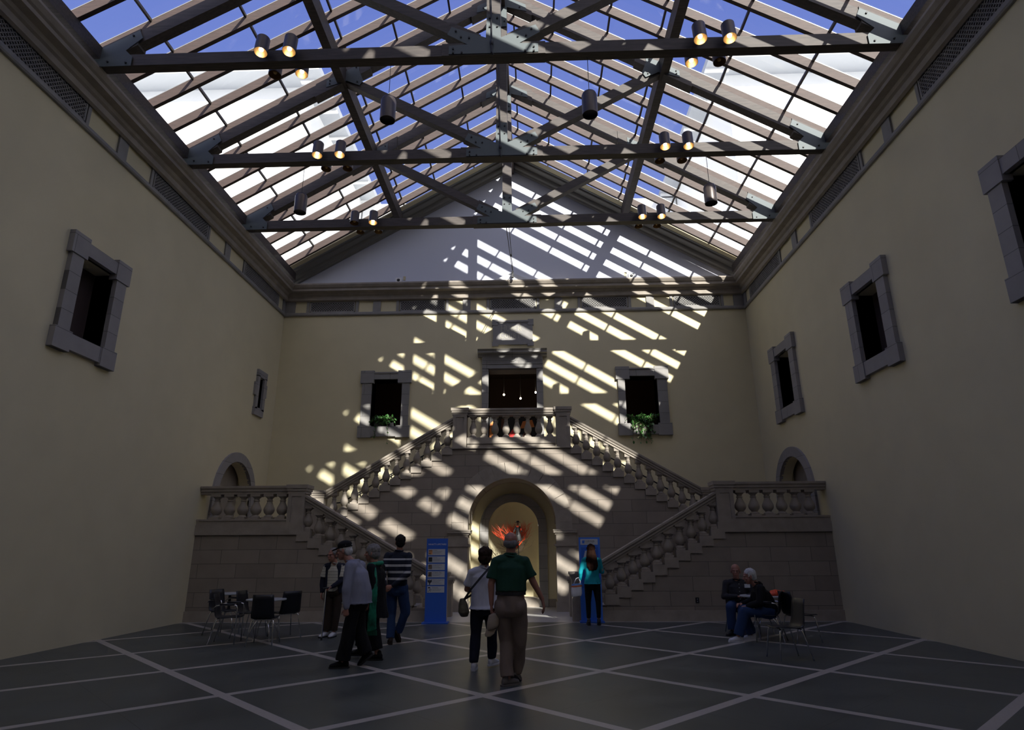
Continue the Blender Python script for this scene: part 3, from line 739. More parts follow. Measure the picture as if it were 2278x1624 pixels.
def rings(b, secs, n=20):
    """loft of ellipses: (centre, side vector, depth vector) per ring"""
    base = len(b.v)
    for c, sx, dy in secs: b.v += [tuple(c+sx*math.cos(2*PI*k/n)+dy*math.sin(2*PI*k/n)) for k in range(n)]
    for i in range(len(secs)-1):
        for k in range(n): a = base+i*n+k; q = base+i*n+(k+1) % n; b.f.append([a, q, q+n, a+n])
    b.f.append([base+k for k in range(n)][::-1]); b.f.append([base+(len(secs)-1)*n+k for k in range(n)])
def hand(b, wr, d, pn, side, curl=30, scale=1.):
    """palm, four fingers and a thumb; d along the hand, pn palm normal, side = thumb side vector"""
    d = Vector(d).normalized(); pn = Vector(pn); pn = (pn-d*pn.dot(d)).normalized(); sd = Vector(side); sd = (sd-d*sd.dot(d)-pn*sd.dot(pn)).normalized()
    wr = Vector(wr); k = scale
    rings(b, [(wr-d*.02*k, sd*.026*k, pn*.020*k), (wr+d*.02*k, sd*.030*k, pn*.018*k), (wr+d*.06*k, sd*.041*k, pn*.016*k), (wr+d*.095*k, sd*.042*k, pn*.014*k), (wr+d*.105*k, sd*.036*k, pn*.010*k)], 14)
    for i, (off, L) in enumerate(((.031, .070), (.0105, .080), (-.0105, .074), (-.031, .058))):
        p = wr+d*(.094-.006*abs(i-1))*k+sd*off*k; ang = 0; q = (d+sd*off*2.2).normalized()
        for j, fr in enumerate((.44, .32, .24)):
            ang += math.radians(curl*(1+.12*i)); v = q*math.cos(ang)+pn*math.sin(ang); e = p+v*L*fr*k
            b.cap(p, e, .0092*k*(1-.06*j), .0086*k*(1-.08*j), 8); p = e
    p = wr+d*.035*k+sd*.030*k; v = (d*.75+sd*.75+pn*.25).normalized(); e = p+v*.042*k; b.cap(p, e, .013*k, .0105*k, 8)
    b.cap(e, e+(d*.95+sd*.18+pn*.35).normalized()*.034*k, .0105*k, .0088*k, 8)
def head(b, c, f, u, k=1.):
    """skull, jaw, nose, brow, lips and ears; c centre, f facing, u up"""
    f = Vector(f).normalized(); u = Vector(u); u = (u-f*u.dot(f)).normalized(); r = f.cross(u); R = Matrix((r, f, u)).transposed()
    P = lambda x, y, z: c+r*x*k+f*y*k+u*z*k
    b.ell(P(0, -.012, .035), (.074*k, .092*k, .082*k), R); b.ell(P(0, .022, -.035), (.058*k, .068*k, .080*k), R); b.ell(P(0, .050, -.088), (.030*k, .028*k, .024*k), R)
    b.ell(P(0, .074, .022), (.050*k, .018*k, .014*k), R); b.cap(P(0, .084, .012), P(0, .104, -.022), .009*k, .014*k, 8); b.ell(P(0, .082, -.056), (.024*k, .014*k, .010*k), R)
    for s in (-1, 1):
        b.ell(P(s*.076, -.008, -.008), (.010*k, .020*k, .032*k), R); b.ell(P(s*.036, .066, -.022), (.020*k, .018*k, .018*k), R)
    return P, R
class Person:
    """joints are world-aligned offsets (right, away, up) in metres from the base point between the feet"""
    def __init__(s, label, base, J, face, up=(0, 0, 1), skin=None, hk=1., body=1., hands=None, name='person', group=None):
        s.t = thing(name, label, 'person', (base[0], base[1], 0), group)
        s.J = {k: Vector(v) for k, v in J.items()}; s.skin = skin or SKIN; s.body = body; s.face = Vector(face).normalized()
        J = s.J; b = MB(); g = body; hk = hk*1.09; s.J['head'].z += .008
        P, R = head(b, J['head'], face, up, hk); s.P, s.R, s.hk = P, R, hk
        b.cap(J['neck']-Vector((0, 0, .04)), J['head']-Vector((0, 0, .05))-s.face*.01, .060*g, .054, 14)
        lat = (J['shR']-J['shL']).normalized(); s.lat = lat; mid = (J['shL']+J['shR'])/2; pel = (J['hipL']+J['hipR'])/2; fwd = Vector((0, 0, 1)).cross(lat).normalized(); s.fwd = fwd
        s.mid, s.pel = mid, pel; L = mid-pel
        rings(b, [(pel-Vector((0, 0, .08)), lat*.13*g, fwd*.09*g), (pel+L*.15, lat*.15*g, fwd*.10*g), (pel+L*.45, lat*.13*g, fwd*.09*g), (pel+L*.8, lat*.15*g, fwd*.10*g), (mid+L*.02, lat*.12*g, fwd*.07*g), (mid+L*.1, lat*.06*g, fwd*.05*g)])
        for q in 'LR':
            b.cap(mid+(J['sh'+q]-mid)*.4, J['sh'+q], .055*g, .050*g); b.cap(J['sh'+q], J['el'+q], .048*g, .037*g); b.cap(J['el'+q], J['wr'+q], .038*g, .024*g)
            b.cap(J['hip'+q], J['kn'+q], .078*g, .052*g); b.cap(J['kn'+q], J['an'+q], .050*g, .034*g)
            if hands and q in hands: hand(b, J['wr'+q], *hands[q])
        flesh(b, 'body', s.skin, s.t, .0068, 1)
        for sg in (-1, 1):     # eyes
            e = MB().ell(P(sg*.031, .0795, .003), (.010*hk, .006*hk, .0048*hk), R, 10, 6).build('eye', 'eyewhite', s.t, True)
            MB().ell(P(sg*.031, .0845, .003), (.0045*hk, .002*hk, .0042*hk), R, 8, 6).build('pupil', 'black', e, True)
        MB().ell(P(0, .094, -.057), (.022*hk, .004*hk, .005*hk), R, 10, 6).build('mouth', 'lips', s.t, True)
    def top(s, m, hem=.93, widths=None, sleeve='long', depth=1.06, collar=None, voxel=.011, disp=(.015, 9), sr=1., name='shirt', flare=0.):
        J, g = s.J, s.body; b = MB(); mid, pel, lat, fwd = s.mid, s.pel, s.lat, s.fwd; L = mid-pel
        w = widths or (.175, .165, .185, .205, .19)
        c0 = pel+Vector((0, 0, hem-pel.z)) if hem < pel.z else pel
        secs = []
        if hem < pel.z: secs += [(Vector((pel.x, pel.y, hem)), lat*(w[0]+flare)*g, fwd*(w[0]+flare)*.78*depth*g)]
        for t, ww, dd in ((0, w[0], .76), (.28, w[1], .78), (.6, w[2], .70), (.85, w[3], .60), (1.0, w[4]*.86, .50), (1.1, w[4]*.45, .70), (1.15, .066, .95)):
            secs.append((pel+L*t if t <= 1 else mid+Vector((0, 0, (t-1)*L.length))+(J['neck']-mid)*(t-1)*2, lat*ww*g, fwd*ww*dd*depth*g))
        if hem > pel.z: f_ = (hem-pel.z)/L.z; secs = [(pel+L*f_, lat*w[1]*1.02*g, fwd*w[1]*.80*depth*g)]+[q_ for q_ in secs if q_[0].z > hem+.03]
        rings(b, secs, 24)
        for q in 'LR':
            sh, el, wr = J['sh'+q], J['el'+q], J['wr'+q]
            b.cap(mid+(sh-mid)*.35, sh-Vector((0, 0, .008)), .075*g, .064*g)
            if sleeve == 'long': b.cap(sh, el, .066*g*sr, .054*g*sr); b.cap(el, el+(wr-el)*.93, .055*g*sr, .038*g*sr)
            elif sleeve == 'short':
                e = sh+(el-sh)*.78; d = (e-sh).normalized(); u = d.orthogonal().normalized(); v = d.cross(u)
                rings(b, [(sh-d*.02, u*.064*g*sr, v*.064*g*sr), (sh+(e-sh)*.5, u*.068*g*sr, v*.068*g*sr), (e, u*.074*g*sr, v*.074*g*sr)], 14)
            elif sleeve == 'three': b.cap(sh, el, .060*g*sr, .048*g*sr); b.cap(el, el+(wr-el)*.72, .048*g*sr, .040*g*sr)
        s.shirt = flesh(b, name, m, s.t, voxel, 2, disp)
        return s.shirt
    def collar(s, m, r=.068, h=.0):
        n = s.J['neck']; return MB().tube([n+Vector((r*math.cos(a), r*math.sin(a), h*.5-.012+.010*math.sin(a*2))) for a in [2*PI*k/16 for k in range(17)]], .012, 6).build('collar', m, s.t, True)
    def trousers(s, m, top=1.02, r=(.105, .078, .066), wr=.165, voxel=.011, disp=(.012, 8), anklef=.98, name='trousers', seat=.03):
        J, g = s.J, s.body; b = MB(); pel, lat, fwd = s.pel, s.lat, s.fwd
        rings(b, [(pel+Vector((0, 0, top-pel.z)), lat*wr*.93*g, fwd*.125*g), (pel+Vector((0, 0, .03)), lat*wr*g, fwd*.130*g), (pel-Vector((0, 0, .07)), lat*wr*g*1.02, fwd*.13*g), (pel-Vector((0, 0, .13)), lat*wr*.8*g, fwd*.10*g)], 22)
        for q, sg in (('L', -1), ('R', 1)):
            h, k, a = J['hip'+q], J['kn'+q], J['an'+q]; a2 = k+(a-k)*anklef
            b.ell(h-fwd*seat-Vector((0, 0, .03)), (.084*g, .105*g, .105*g)); b.cap(h, k, r[0]*g, r[1]*g, 16)
            d = (a2-k).normalized(); u = d.cross(lat); u = u.normalized() if u.length > .1 else d.orthogonal().normalized(); v = d.cross(u).normalized()
            b.ell(k, (r[1]*g,)*3); rings(b, [(k, v*r[1]*g, u*r[1]*g), ((k+a2)/2, v*(r[1]+r[2])/2*g*1.02, u*(r[1]+r[2])/2*g*1.05), (a2, v*r[2]*g, u*r[2]*1.12*g)], 16)
        s.legs = flesh(b, name, m, s.t, voxel, 2, disp); return s.legs
    def shoes(s, m, dirs, sole='black', L=.27, lift=(0, 0), tilt=(0, 0), h=.075):
        for i, q in enumerate('LR'):
            a = s.J['an'+q]; d = Vector((*dirs[i], 0)).normalized(); r = d.cross(Vector((0, 0, 1))); tl = math.radians(tilt[i])
            d2 = d*math.cos(tl)-Vector((0, 0, math.sin(tl))); u = r.cross(d2); base = Vector((a.x, a.y, lift[i])) if not tilt[i] else a-u*.085
            Pq = lambda y, z: base+d2*y+u*z
            b = MB(); rings(b, [(Pq(-.085, .045), r*.020, u*.035), (Pq(-.06, .055), r*.036, u*.05), (Pq(.0, .060), r*.038, u*.055), (Pq(.07, .048), r*.044, u*.044), (Pq(.13, .038), r*.047, u*.034), (Pq(.17, .032), r*.036, u*.026), (Pq(.19, .028), r*.012, u*.014)], 16)
            b.cap(Pq(-.03, .06), Pq(-.03, .105), .042, .040)
            sh = flesh(b, 'shoe', m, s.t, .007, 2)
            c = MB(); n = 18; pts = [(-.095, -.025), (-.095, .025), (-.03, .040), (.08, .048), (.15, .046), (.19, .028), (.198, 0), (.19, -.028), (.15, -.046), (.08, -.048), (-.03, -.040)]
            c.add([Pq(y, z) + r*x for z in (0, .022) for y, x in pts], [list(range(11)), list(range(11, 22))[::-1]]+[(i2, (i2+1) % 11, (i2+1) % 11+11, i2+11) for i2 in range(11)])
            c.build('sole', sole, sh)
    def hair(s, m, kind='short', name='hair'):
        P, R, k = s.P, s.R, s.hk; b = MB()
        if kind == 'short':
            b.ell(P(0, -.022, .045), (.084*k, .094*k, .086*k), R); b.ell(P(0, -.052, -.01), (.076*k, .060*k, .070*k), R)
            return flesh(b, name, m, s.t, .008, 2, (.010, 38))
        if kind == 'full':
            b.ell(P(0, -.022, .048), (.094*k, .102*k, .090*k), R); b.ell(P(0, -.050, -.015), (.086*k, .066*k, .080*k), R)
            for sg in (-1, 1): b.ell(P(sg*.066, -.01, .0), (.022*k, .045*k, .05*k), R)
            return flesh(b, name, m, s.t, .008, 2, (.014, 30))
        if kind == 'fringe':       # bald on top, cropped at back and sides
            b.ell(P(0, -.048, -.005), (.079*k, .061*k, .055*k), R)
            return flesh(b, name, m, s.t, .008, 2, (.004, 50))
        if kind == 'long':
            b.ell(P(0, -.022, .045), (.094*k, .104*k, .092*k), R)
            rings(b, [(P(0, -.03, .05), s.R@Vector((.09, 0, 0)), s.R@Vector((0, .09, 0))), (P(0, -.05, -.06), s.R@Vector((.105, 0, 0)), s.R@Vector((0, .075, 0))), (P(0, -.085, -.20), s.R@Vector((.135, 0, 0)), s.R@Vector((0, .055, 0))),
                      (P(.01, -.11, -.31), s.R@Vector((.125, 0, 0)), s.R@Vector((0, .045, 0))), (P(.015, -.115, -.40), s.R@Vector((.08, 0, 0)), s.R@Vector((0, .03, 0)))], 22)
            return flesh(b, name, m, s.t, .009, 2, (.012, 26))
for nm_, c_, r_ in (('eyewhite', (.34, .30, .27), .5), ('lips', (.28, .09, .08), .5), ('hair_brown', (.035, .022, .015), .6), ('hair_grey', (.22, .21, .20), .7), ('hair_white', (.55, .55, .54), .7),
                    ('hair_dark', (.02, .018, .017), .6), ('hair_redbrown', (.020, .008, .005), .85), ('polo_white', (.52, .53, .60), .8), ('polo_green', (.012, .055, .033), .8), ('khaki', (.20, .155, .125), .85),
                    ('navy', (.010, .012, .025), .8), ('blackcloth', (.006, .006, .007), .85), ('jeans', (.020, .045, .12), .85), ('greyshirt', (.26, .27, .34), .85), ('teal', (.0, .24, .30), .7),
                    ('scarf', (.01, .22, .12), .7), ('beige', (.33, .27, .20), .85), ('shoewhite', (.55, .56, .60), .6), ('shoebrown', (.035, .022, .015), .7), ('browntrouser', (.035, .025, .018), .85), ('shoegrey', (.15, .135, .125), .7)):
    M[nm_] = mat(nm_, c_, r_, spec=.1 if nm_.startswith('hair') else .3)
def striped(name, base, line, period, width, z0=0., lim=None):
    m = bpy.data.materials.new(name); m.use_nodes = True; t = m.node_tree; b = t.nodes['Principled BSDF']; b.inputs['Roughness'].default_value = .85
    co = t.nodes.new('ShaderNodeTexCoord'); sx = t.nodes.new('ShaderNodeSeparateXYZ'); t.links.new(co.outputs['Object'], sx.inputs[0])
    def mt(op, a, c):
        n = t.nodes.new('ShaderNodeMath'); n.operation = op
        for i, v in enumerate((a, c)):
            if isinstance(v, (int, float)): n.inputs[i].default_value = v
            else: t.links.new(v, n.inputs[i])
        return n.outputs[0]
    f = mt('LESS_THAN', mt('FRACT', mt('DIVIDE', mt('SUBTRACT', sx.outputs[2], z0), period), 0), width/period)
    if lim: f = mt('MULTIPLY', f, mt('MULTIPLY', mt('GREATER_THAN', sx.outputs[2], lim[0]), mt('LESS_THAN', sx.outputs[2], lim[1])))
    mxn = t.nodes.new('ShaderNodeMixRGB'); mxn.inputs[1].default_value = (*base, 1); mxn.inputs[2].default_value = (*line, 1); t.links.new(f, mxn.inputs[0]); t.links.new(mxn.outputs[0], b.inputs['Base Color'])
    return m
M['stripe_sweater'] = striped('striped_sweater', (.006, .009, .022), (.42, .42, .42), .115, .040, .06, (1.04, 1.47))
M['stripe_polo'] = striped('striped_polo', (.48, .46, .38), (.14, .14, .12), .055, .006)
def V(*a): return Vector(a)

# --- woman in white polo (back view)
p = Person('woman seen from behind in white polo shirt and dark trousers with shoulder bag', (-.13, 9.56), dict(
    head=(.02, .0, 1.50), neck=(.02, 0, 1.37), shL=(-.165, .0, 1.30), shR=(.175, .0, 1.31), elL=(-.25, .06, 1.06), wrL=(-.12, .24, 1.02), elR=(.21, .05, 1.04), wrR=(.20, .22, .92),
    hipL=(-.08, 0, .84), hipR=(.09, 0, .84), knL=(-.11, .03, .47), knR=(.115, .14, .47), anL=(-.125, -.03, .09), anR=(.11, .22, .12)), (0, 1, -.05), hk=1.02, body=1.04,
    hands={'L': ((.6, .8, 0), (0, 0, -1), (-.5, .5, .3), 40), 'R': ((0, .5, -1), (-1, 0, 0), (0, 1, 0), 30)})
p.top('polo_white', .80, (.195, .175, .175, .180, .165), 'short', sr=.92, flare=.02); p.collar('polo_white'); p.trousers('navy', .95, (.105, .075, .060), .175); p.shoes('shoewhite', [(0, 1), (.45, 1)], 'shoewhite', tilt=(0, 0), lift=(0, .02)); p.hair('hair_brown', 'full')
w5 = p.t
bg_ = thing('shoulder_bag', 'olive shoulder bag with black strap hanging at left hip of woman in white', 'bag', (-.13, 9.56, 0))
b = MB(); rings(b, [(V(-.30, -.03, .94), V(.035, 0, 0), V(0, .10, 0)), (V(-.29, -.03, .86), V(.065, 0, 0), V(0, .12, 0)), (V(-.28, -.03, .76), V(.08, 0, 0), V(0, .13, 0)), (V(-.27, -.03, .70), V(.05, 0, 0), V(0, .10, 0))]); flesh(b, 'pouch', mat('olive_leather', (.10, .09, .055), .5, noise_amt=.5, noise_scale=18), bg_, .01, 2)
b = MB()
pp = [V(-.27, -.09, .93), V(-.16, -.185, 1.08), V(-.02, -.19, 1.24), V(.10, -.155, 1.37), V(.15, -.02, 1.415), V(.14, .10, 1.33), V(.02, .18, 1.15), V(-.18, .17, .98), V(-.29, .06, .92)]
for i in range(len(pp)-1): b.bar(pp[i], pp[i+1], .03, .008, up=(pp[i]-V(0, 0, 1.1)).normalized())
b.build('strap', 'black', bg_)

# --- man in green polo (back view)
p = Person('tall bald man seen from behind in dark green polo and khaki trousers', (.30, 8.50), dict(
    head=(.005, .02, 1.685), neck=(0, 0, 1.545), shL=(-.178, .0, 1.465), shR=(.178, -.01, 1.465), elL=(-.25, -.02, 1.185), wrL=(-.245, -.01, .945), elR=(.29, .02, 1.21), wrR=(.405, .05, 1.00),
    hipL=(-.10, 0, .93), hipR=(.10, 0, .93), knL=(-.07, .08, .50), knR=(.10, .10, .50), anL=(-.045, -.02, .09), anR=(.06, .24, .13)), (.08, 1, -.02), hk=1.08, body=1.2,
    hands={'L': ((0, .05, -1), (1, 0, 0), (0, 1, 0), 42, 1.1), 'R': ((.22, .12, -1), (-1, .2, -.2), (-.2, 1, 0), 14, 1.1)})
p.top('polo_green', 1.10, (.165, .158, .168, .176, .165), 'short', sr=.92, disp=(.014, 8)); p.collar('polo_green', .082)
p.trousers('khaki', 1.065, (.098, .078, .072), .155, disp=(.020, 7)); p.shoes('shoegrey', [(.65, .6), (.3, 1)], 'shoegrey', tilt=(0, 30), L=.3); p.hair('hair_grey', 'fringe')
J = p.J
b = MB(); c_ = p.pel+V(0, 0, .125)
rings(b, [(c_, p.lat*.196, p.fwd*.158), (c_+V(0, 0, .042), p.lat*.196, p.fwd*.158)], 28); b.build('belt', 'black', p.t)
MB().tube([J['neck']+V(.070*math.cos(a), .072*math.sin(a), .012) for a in [2*PI*k/16 for k in range(17)]], .010, 6).build('lanyard', 'blackcloth', p.t)
cp = thing('baseball_cap', 'beige baseball cap held in left hand of man in green', 'cap', (.30, 8.50, 0))
b = MB(); rings(b, [(V(-.20, -.03, .84), V(.03, 0, 0), V(0, .03, 0)), (V(-.21, -.03, .82), V(.07, 0, .01), V(0, .05, 0)), (V(-.215, -.03, .75), V(.085, 0, .02), V(0, .075, 0)), (V(-.225, -.03, .68), V(.08, 0, .02), V(0, .08, 0)), (V(-.235, -.03, .65), V(.065, 0, .02), V(0, .07, 0))]); flesh(b, 'crown', 'beige', cp, .009, 2)
b = MB(); rings(b, [(V(-.24, -.06, .66), V(.066, 0, 0), V(0, .012, 0)), (V(-.265, -.07, .60), V(.062, 0, 0), V(0, .010, 0)), (V(-.285, -.07, .565), V(.035, 0, 0), V(0, .008, 0))]); flesh(b, 'peak', 'beige', cp, .007, 1)

# --- woman in teal jacket (back view)
p = Person('woman with long red-brown hair in teal jacket reading the blue panel', (1.92, 14.98), dict(
    head=(.0, .02, 1.58), neck=(0, 0, 1.45), shL=(-.17, .0, 1.38), shR=(.17, .0, 1.38), elL=(-.255, .02, 1.10), wrL=(-.27, .08, .92), elR=(.24, .03, 1.12), wrR=(.16, .22, 1.12),
    hipL=(-.085, 0, .88), hipR=(.085, 0, .88), knL=(-.105, .02, .48), knR=(.12, .02, .48), anL=(-.11, 0, .09), anR=(.115, 0, .09)), (0, 1, 0), hk=1., body=1.0,
    hands={'L': ((-.1, .1, -1), (1, 0, 0), (0, 1, 0), 45), 'R': ((-.6, .6, .2), (0, 0, 1), (0, .3, 1), 30)})
p.top('teal', .86, (.19, .150, .162, .178, .165), 'long', flare=.03, sr=.9); p.trousers('blackcloth', .97, (.100, .062, .046), .17, disp=(.004, 8), anklef=.86); p.shoes('black', [(0, 1), (.1, 1)], 'black', L=.24); p.hair('hair_redbrown', 'long')
hb = thing('tote_bag', 'white and blue printed tote bag hanging from arm of woman in teal', 'bag', (1.92, 14.98, 0))
b = MB(); rings(b, [(V(-.36, .0, .60), V(.11, 0, .01), V(0, .05, 0)), (V(-.36, .0, .66), V(.125, 0, .01), V(0, .06, 0)), (V(-.36, .0, .80), V(.115, 0, .01), V(0, .05, 0)), (V(-.35, .0, .87), V(.10, 0, .02), V(0, .03, 0))], 24); flesh(b, 'sack', mat('white_bag', (.72, .73, .78), .6), hb, .01, 1, (.008, 12))
b = MB()
for x0, z0, w_, h_ in ((-.47, .80, .20, .03),): rings(b, [(V(-.36, .0, .80), V(.119, 0, .01), V(0, .055, 0)), (V(-.36, .0, .835), V(.113, 0, .01), V(0, .048, 0))], 24)
b.build('orange_print', mat('orange_print', (.55, .16, .06), .6), hb)
b = MB(); rings(b, [(V(-.36, .0, .838), V(.113, 0, .01), V(0, .048, 0)), (V(-.355, .0, .872), V(.105, 0, .01), V(0, .035, 0))], 24); b.build('blue_print', mat('blue_print', (.12, .28, .62), .6), hb)
MB().tube([V(-.42, 0, .86), V(-.36, .03, .98), V(-.30, .05, 1.0), V(-.27, .02, .92), V(-.27, 0, .86)], .008, 6).build('handle', 'polo_white', hb)

# --- man in striped sweater, hands behind back
p = Person('man seen from behind in navy sweater with white stripes, hands clasped behind him', (-1.93, 12.08), dict(
    head=(.03, .03, 1.745), neck=(.02, .0, 1.60), shL=(-.19, .03, 1.51), shR=(.21, -.03, 1.51), elL=(-.24, -.10, 1.22), wrL=(-.17, -.20, 1.00), elR=(.22, -.14, 1.20), wrR=(-.03, -.22, .99),
    hipL=(-.09, 0, .95), hipR=(.11, 0, .95), knL=(-.08, .07, .50), knR=(.17, .08, .52), anL=(-.06, -.02, .09), anR=(.03, .16, .18)), (-.25, 1, 0), hk=1.05, body=1.08,
    hands={'L': ((.3, -.1, -1), (0, 1, 0), (1, 0, 0), 50), 'R': ((-1, -.2, -.2), (0, 1, 0), (0, 0, -1), 45)})
p.top('stripe_sweater', .99, (.175, .17, .182, .20, .185), 'long', disp=(.010, 9)); p.collar('navy', .072, .03); p.trousers('jeans', 1.05, (.10, .078, .066), .165, disp=(.012, 9)); p.shoes('shoebrown', [(-.3, 1), (.3, 1)], 'shoebrown', tilt=(0, 48), L=.3); p.hair('hair_dark', 'short')

# --- woman in black with green scarf, walking left
p = Person('grey-haired woman in black with a long green scarf walking left', (-1.98, 10.45), dict(
    head=(-.03, .0, 1.56), neck=(.03, .0, 1.42), shL=(.02, -.17, 1.34), shR=(.09, .17, 1.34), elL=(.10, -.22, 1.06), wrL=(.0, -.24, .84), elR=(.10, .22, 1.05), wrR=(.0, .26, .86),
    hipL=(.06, -.09, .88), hipR=(.06, .09, .88), knL=(.08, -.09, .50), knR=(-.08, .09, .50), anL=(.16, -.10, .09), anR=(-.16, .12, .12)), (-1, .0, -.03), hk=1.02, body=1.05,
    hands={'L': ((-.2, 0, -1), (0, 1, 0), (-1, 0, 0), 25), 'R': ((-.2, 0, -1), (0, -1, 0), (-1, 0, 0), 25)})
p.top('blackcloth', .60, (.19, .18, .185, .19, .175), 'long', flare=.05, sr=1.1, name='coat'); p.trousers('blackcloth', .97, (.105, .088, .088), .17, anklef=.86); p.shoes('blackcloth', [(-1, 0), (-1, .1)], 'black', lift=(0, .03)); p.hair('hair_grey', 'full')
b = MB()
MB_ = [(V(.03+.10*math.cos(a), .10*math.sin(a), 1.40+.02*math.cos(a))) for a in [2*PI*k/16 for k in range(17)]]
b.tube(MB_, .034, 8)
sc_pts = [V(.02, -.10, 1.39), V(.06, -.20, 1.33), V(.10, -.25, 1.15), V(.105, -.275, .95), V(.10, -.285, .75), V(.10, -.28, .55), V(.10, -.27, .44)]
sn = []
for i, q in enumerate(sc_pts): sn.append((q, V(.03+.008*i if i else .03, 0, .02), V(0, .016, 0)))
rings(b, sn, 14); scf = flesh(b, 'scarf', mat('green_scarf', (.01, .20, .11), .7, noise_amt=.6, noise_scale=9), p.t, .008, 1, (.010, 16))
fr = MB()
for i in range(9): fr.tube([V(.035+.017*i, -.27, .45), V(.035+.018*i, -.27, .37)], .004, 4)
fr.build('fringe', 'scarf', scf)
cn = thing('walking_cane', 'dark walking cane whose tip shows beside the scarf woman', 'cane', (-1.98, 10.45, 0))
MB().tube([V(-.24, .30, .0), V(-.07, .30, .84)], .012, 8).build('shaft', 'chrome', cn); MB().tube([V(-.24, .30, .0), V(-.235, .30, .05)], .018, 8).build('rubber_tip', 'black', cn); MB().tube([V(-.12, .30, .86), V(.03, .29, .85)], .014, 8).build('handle', 'black', cn)

# --- man in grey-blue shirt and cap, walking left
p = Person('white-haired man in dark cap and loose grey-blue shirt walking left', (-2.12, 9.78), dict(
    head=(-.155, .0, 1.60), neck=(-.03, .0, 1.47), shL=(.02, -.19, 1.38), shR=(.06, .19, 1.38), elL=(.0, -.25, 1.09), wrL=(.02, -.27, .82), elR=(.04, .24, 1.08), wrR=(-.05, .26, .85),
    hipL=(.10, -.075, .89), hipR=(.10, .075, .89), knL=(.03, -.10, .50), knR=(.12, .10, .50), anL=(-.03, -.10, .09), anR=(.24, .12, .16)), (-1, .0, -.18), hk=1.05, body=1.15,
    hands={'L': ((-.05, 0, -1), (0, 1, 0), (-1, 0, 0), 45), 'R': ((-.1, 0, -1), (0, -1, 0), (-1, 0, 0), 40)})
p.top('greyshirt', .86, (.185, .185, .19, .185, .17), 'long', depth=1.30, sr=1.15, disp=(.016, 9), flare=.015); p.collar('greyshirt', .078); p.trousers('blackcloth', 1.0, (.080, .086, .082), .150, anklef=.97); p.shoes('blackcloth', [(-1, -.1), (-1, .1)], 'black', tilt=(0, 38), L=.3); p.hair('hair_white', 'short')
P, R = p.P, p.R
b = MB(); b.ell(P(0, -.02, .072), (.098, .112, .070), R); b.ell(P(0, -.02, .045), (.101, .115, .032), R); cpb = flesh(b, 'cap', 'blackcloth', p.t, .008, 2)
b = MB(); rings(b, [(P(0, .07, .045), R@V(.078, 0, 0), R@V(0, 0, .010)), (P(0, .12, .036), R@V(.066, 0, 0), R@V(0, 0, .008)), (P(0, .155, .026), R@V(.04, 0, 0), R@V(0, 0, .006))], 16); b.build('peak', 'blackcloth', cpb, True)

def glasses(p, m='black'):
    P, k = p.P, p.hk; b = MB()
    for sg in (-1, 1):
        b.tube([P(sg*.031+.020*math.cos(a), .096, .002+.015*math.sin(a)) for a in [2*PI*i/12 for i in range(13)]], .0022, 5); b.tube([P(sg*.052, .094, .006), P(sg*.078, .0, .006)], .002, 5)
    b.tube([P(-.011, .098, .006), P(.011, .098, .006)], .002, 5); b.build('glasses', m, p.t)
# --- old man with cane
p = Person('elderly man in glasses, navy jacket and striped polo leaning on a cane', (-3.42, 13.05), dict(
    head=(-.02, -.05, 1.52), neck=(.03, .0, 1.39), shL=(-.15, .02, 1.31), shR=(.18, .0, 1.31), elL=(-.21, .03, 1.05), wrL=(-.20, -.02, .82), elR=(.20, -.06, 1.04), wrR=(.05, -.22, .93),
    hipL=(-.06, .02, .86), hipR=(.12, .02, .86), knL=(-.05, .0, .47), knR=(.12, .0, .47), anL=(-.05, .0, .09), anR=(.10, -.02, .09)), (-.55, -1, -.05), hk=1.04, body=1.0,
    hands={'L': ((0, -.1, -1), (1, 0, 0), (0, -1, 0), 25), 'R': ((-.7, -.5, -.2), (0, 0, -1), (-.2, -.5, .2), 55)})
p.top('stripe_polo', .84, (.175, .17, .175, .18, .16), 'short', disp=(.006, 9)); p.collar('stripe_polo')
# open jacket: two front panels and the back with sleeves
b = MB(); fw_ = -p.fwd if p.fwd.y > 0 else p.fwd
mid, pel, lat = p.mid, p.pel, p.lat
for sg in (-1, 1):
    rings(b, [(pel+lat*sg*.135*1.0+V(0, .02, -.05), lat*.062, V(0, .135, 0)), (pel+lat*sg*.13+V(0, .01, .12), lat*.062, V(0, .135, 0)), (pel+lat*sg*.125+V(0, .01, .30), lat*.07, V(0, .125, 0)), (mid+lat*sg*.10+V(0, .01, .02), lat*.07, V(0, .10, 0)), (mid+lat*sg*.075+V(0, .02, .08), lat*.03, V(0, .05, 0))])
rings(b, [(pel+V(0, .10, -.05), lat*.17, V(0, .06, 0)), (pel+V(0, .09, .25), lat*.17, V(0, .06, 0)), (mid+V(0, .07, .02), lat*.16, V(0, .06, 0)), (mid+V(0, .05, .09), lat*.07, V(0, .04, 0))])
for q in 'LR':
    sh, el, wr = J_ = p.J['sh'+q], p.J['el'+q], p.J['wr'+q]; b.cap(mid+(sh-mid)*.6, sh, .07, .066); b.cap(sh, el, .066, .056); b.cap(el, el+(wr-el)*.92, .056, .042)
flesh(b, 'jacket', 'navy', p.t, .011, 2, (.010, 9))
p.trousers('browntrouser', .95, (.10, .080, .072), .165, anklef=.95); p.shoes('shoewhite', [(-.5, -1), (-.15, -1)], 'black'); p.hair('hair_grey', 'short'); glasses(p)
cn = thing('walking_cane', 'silver walking cane held in front by the man in striped polo', 'cane', (-3.42, 13.05, 0))
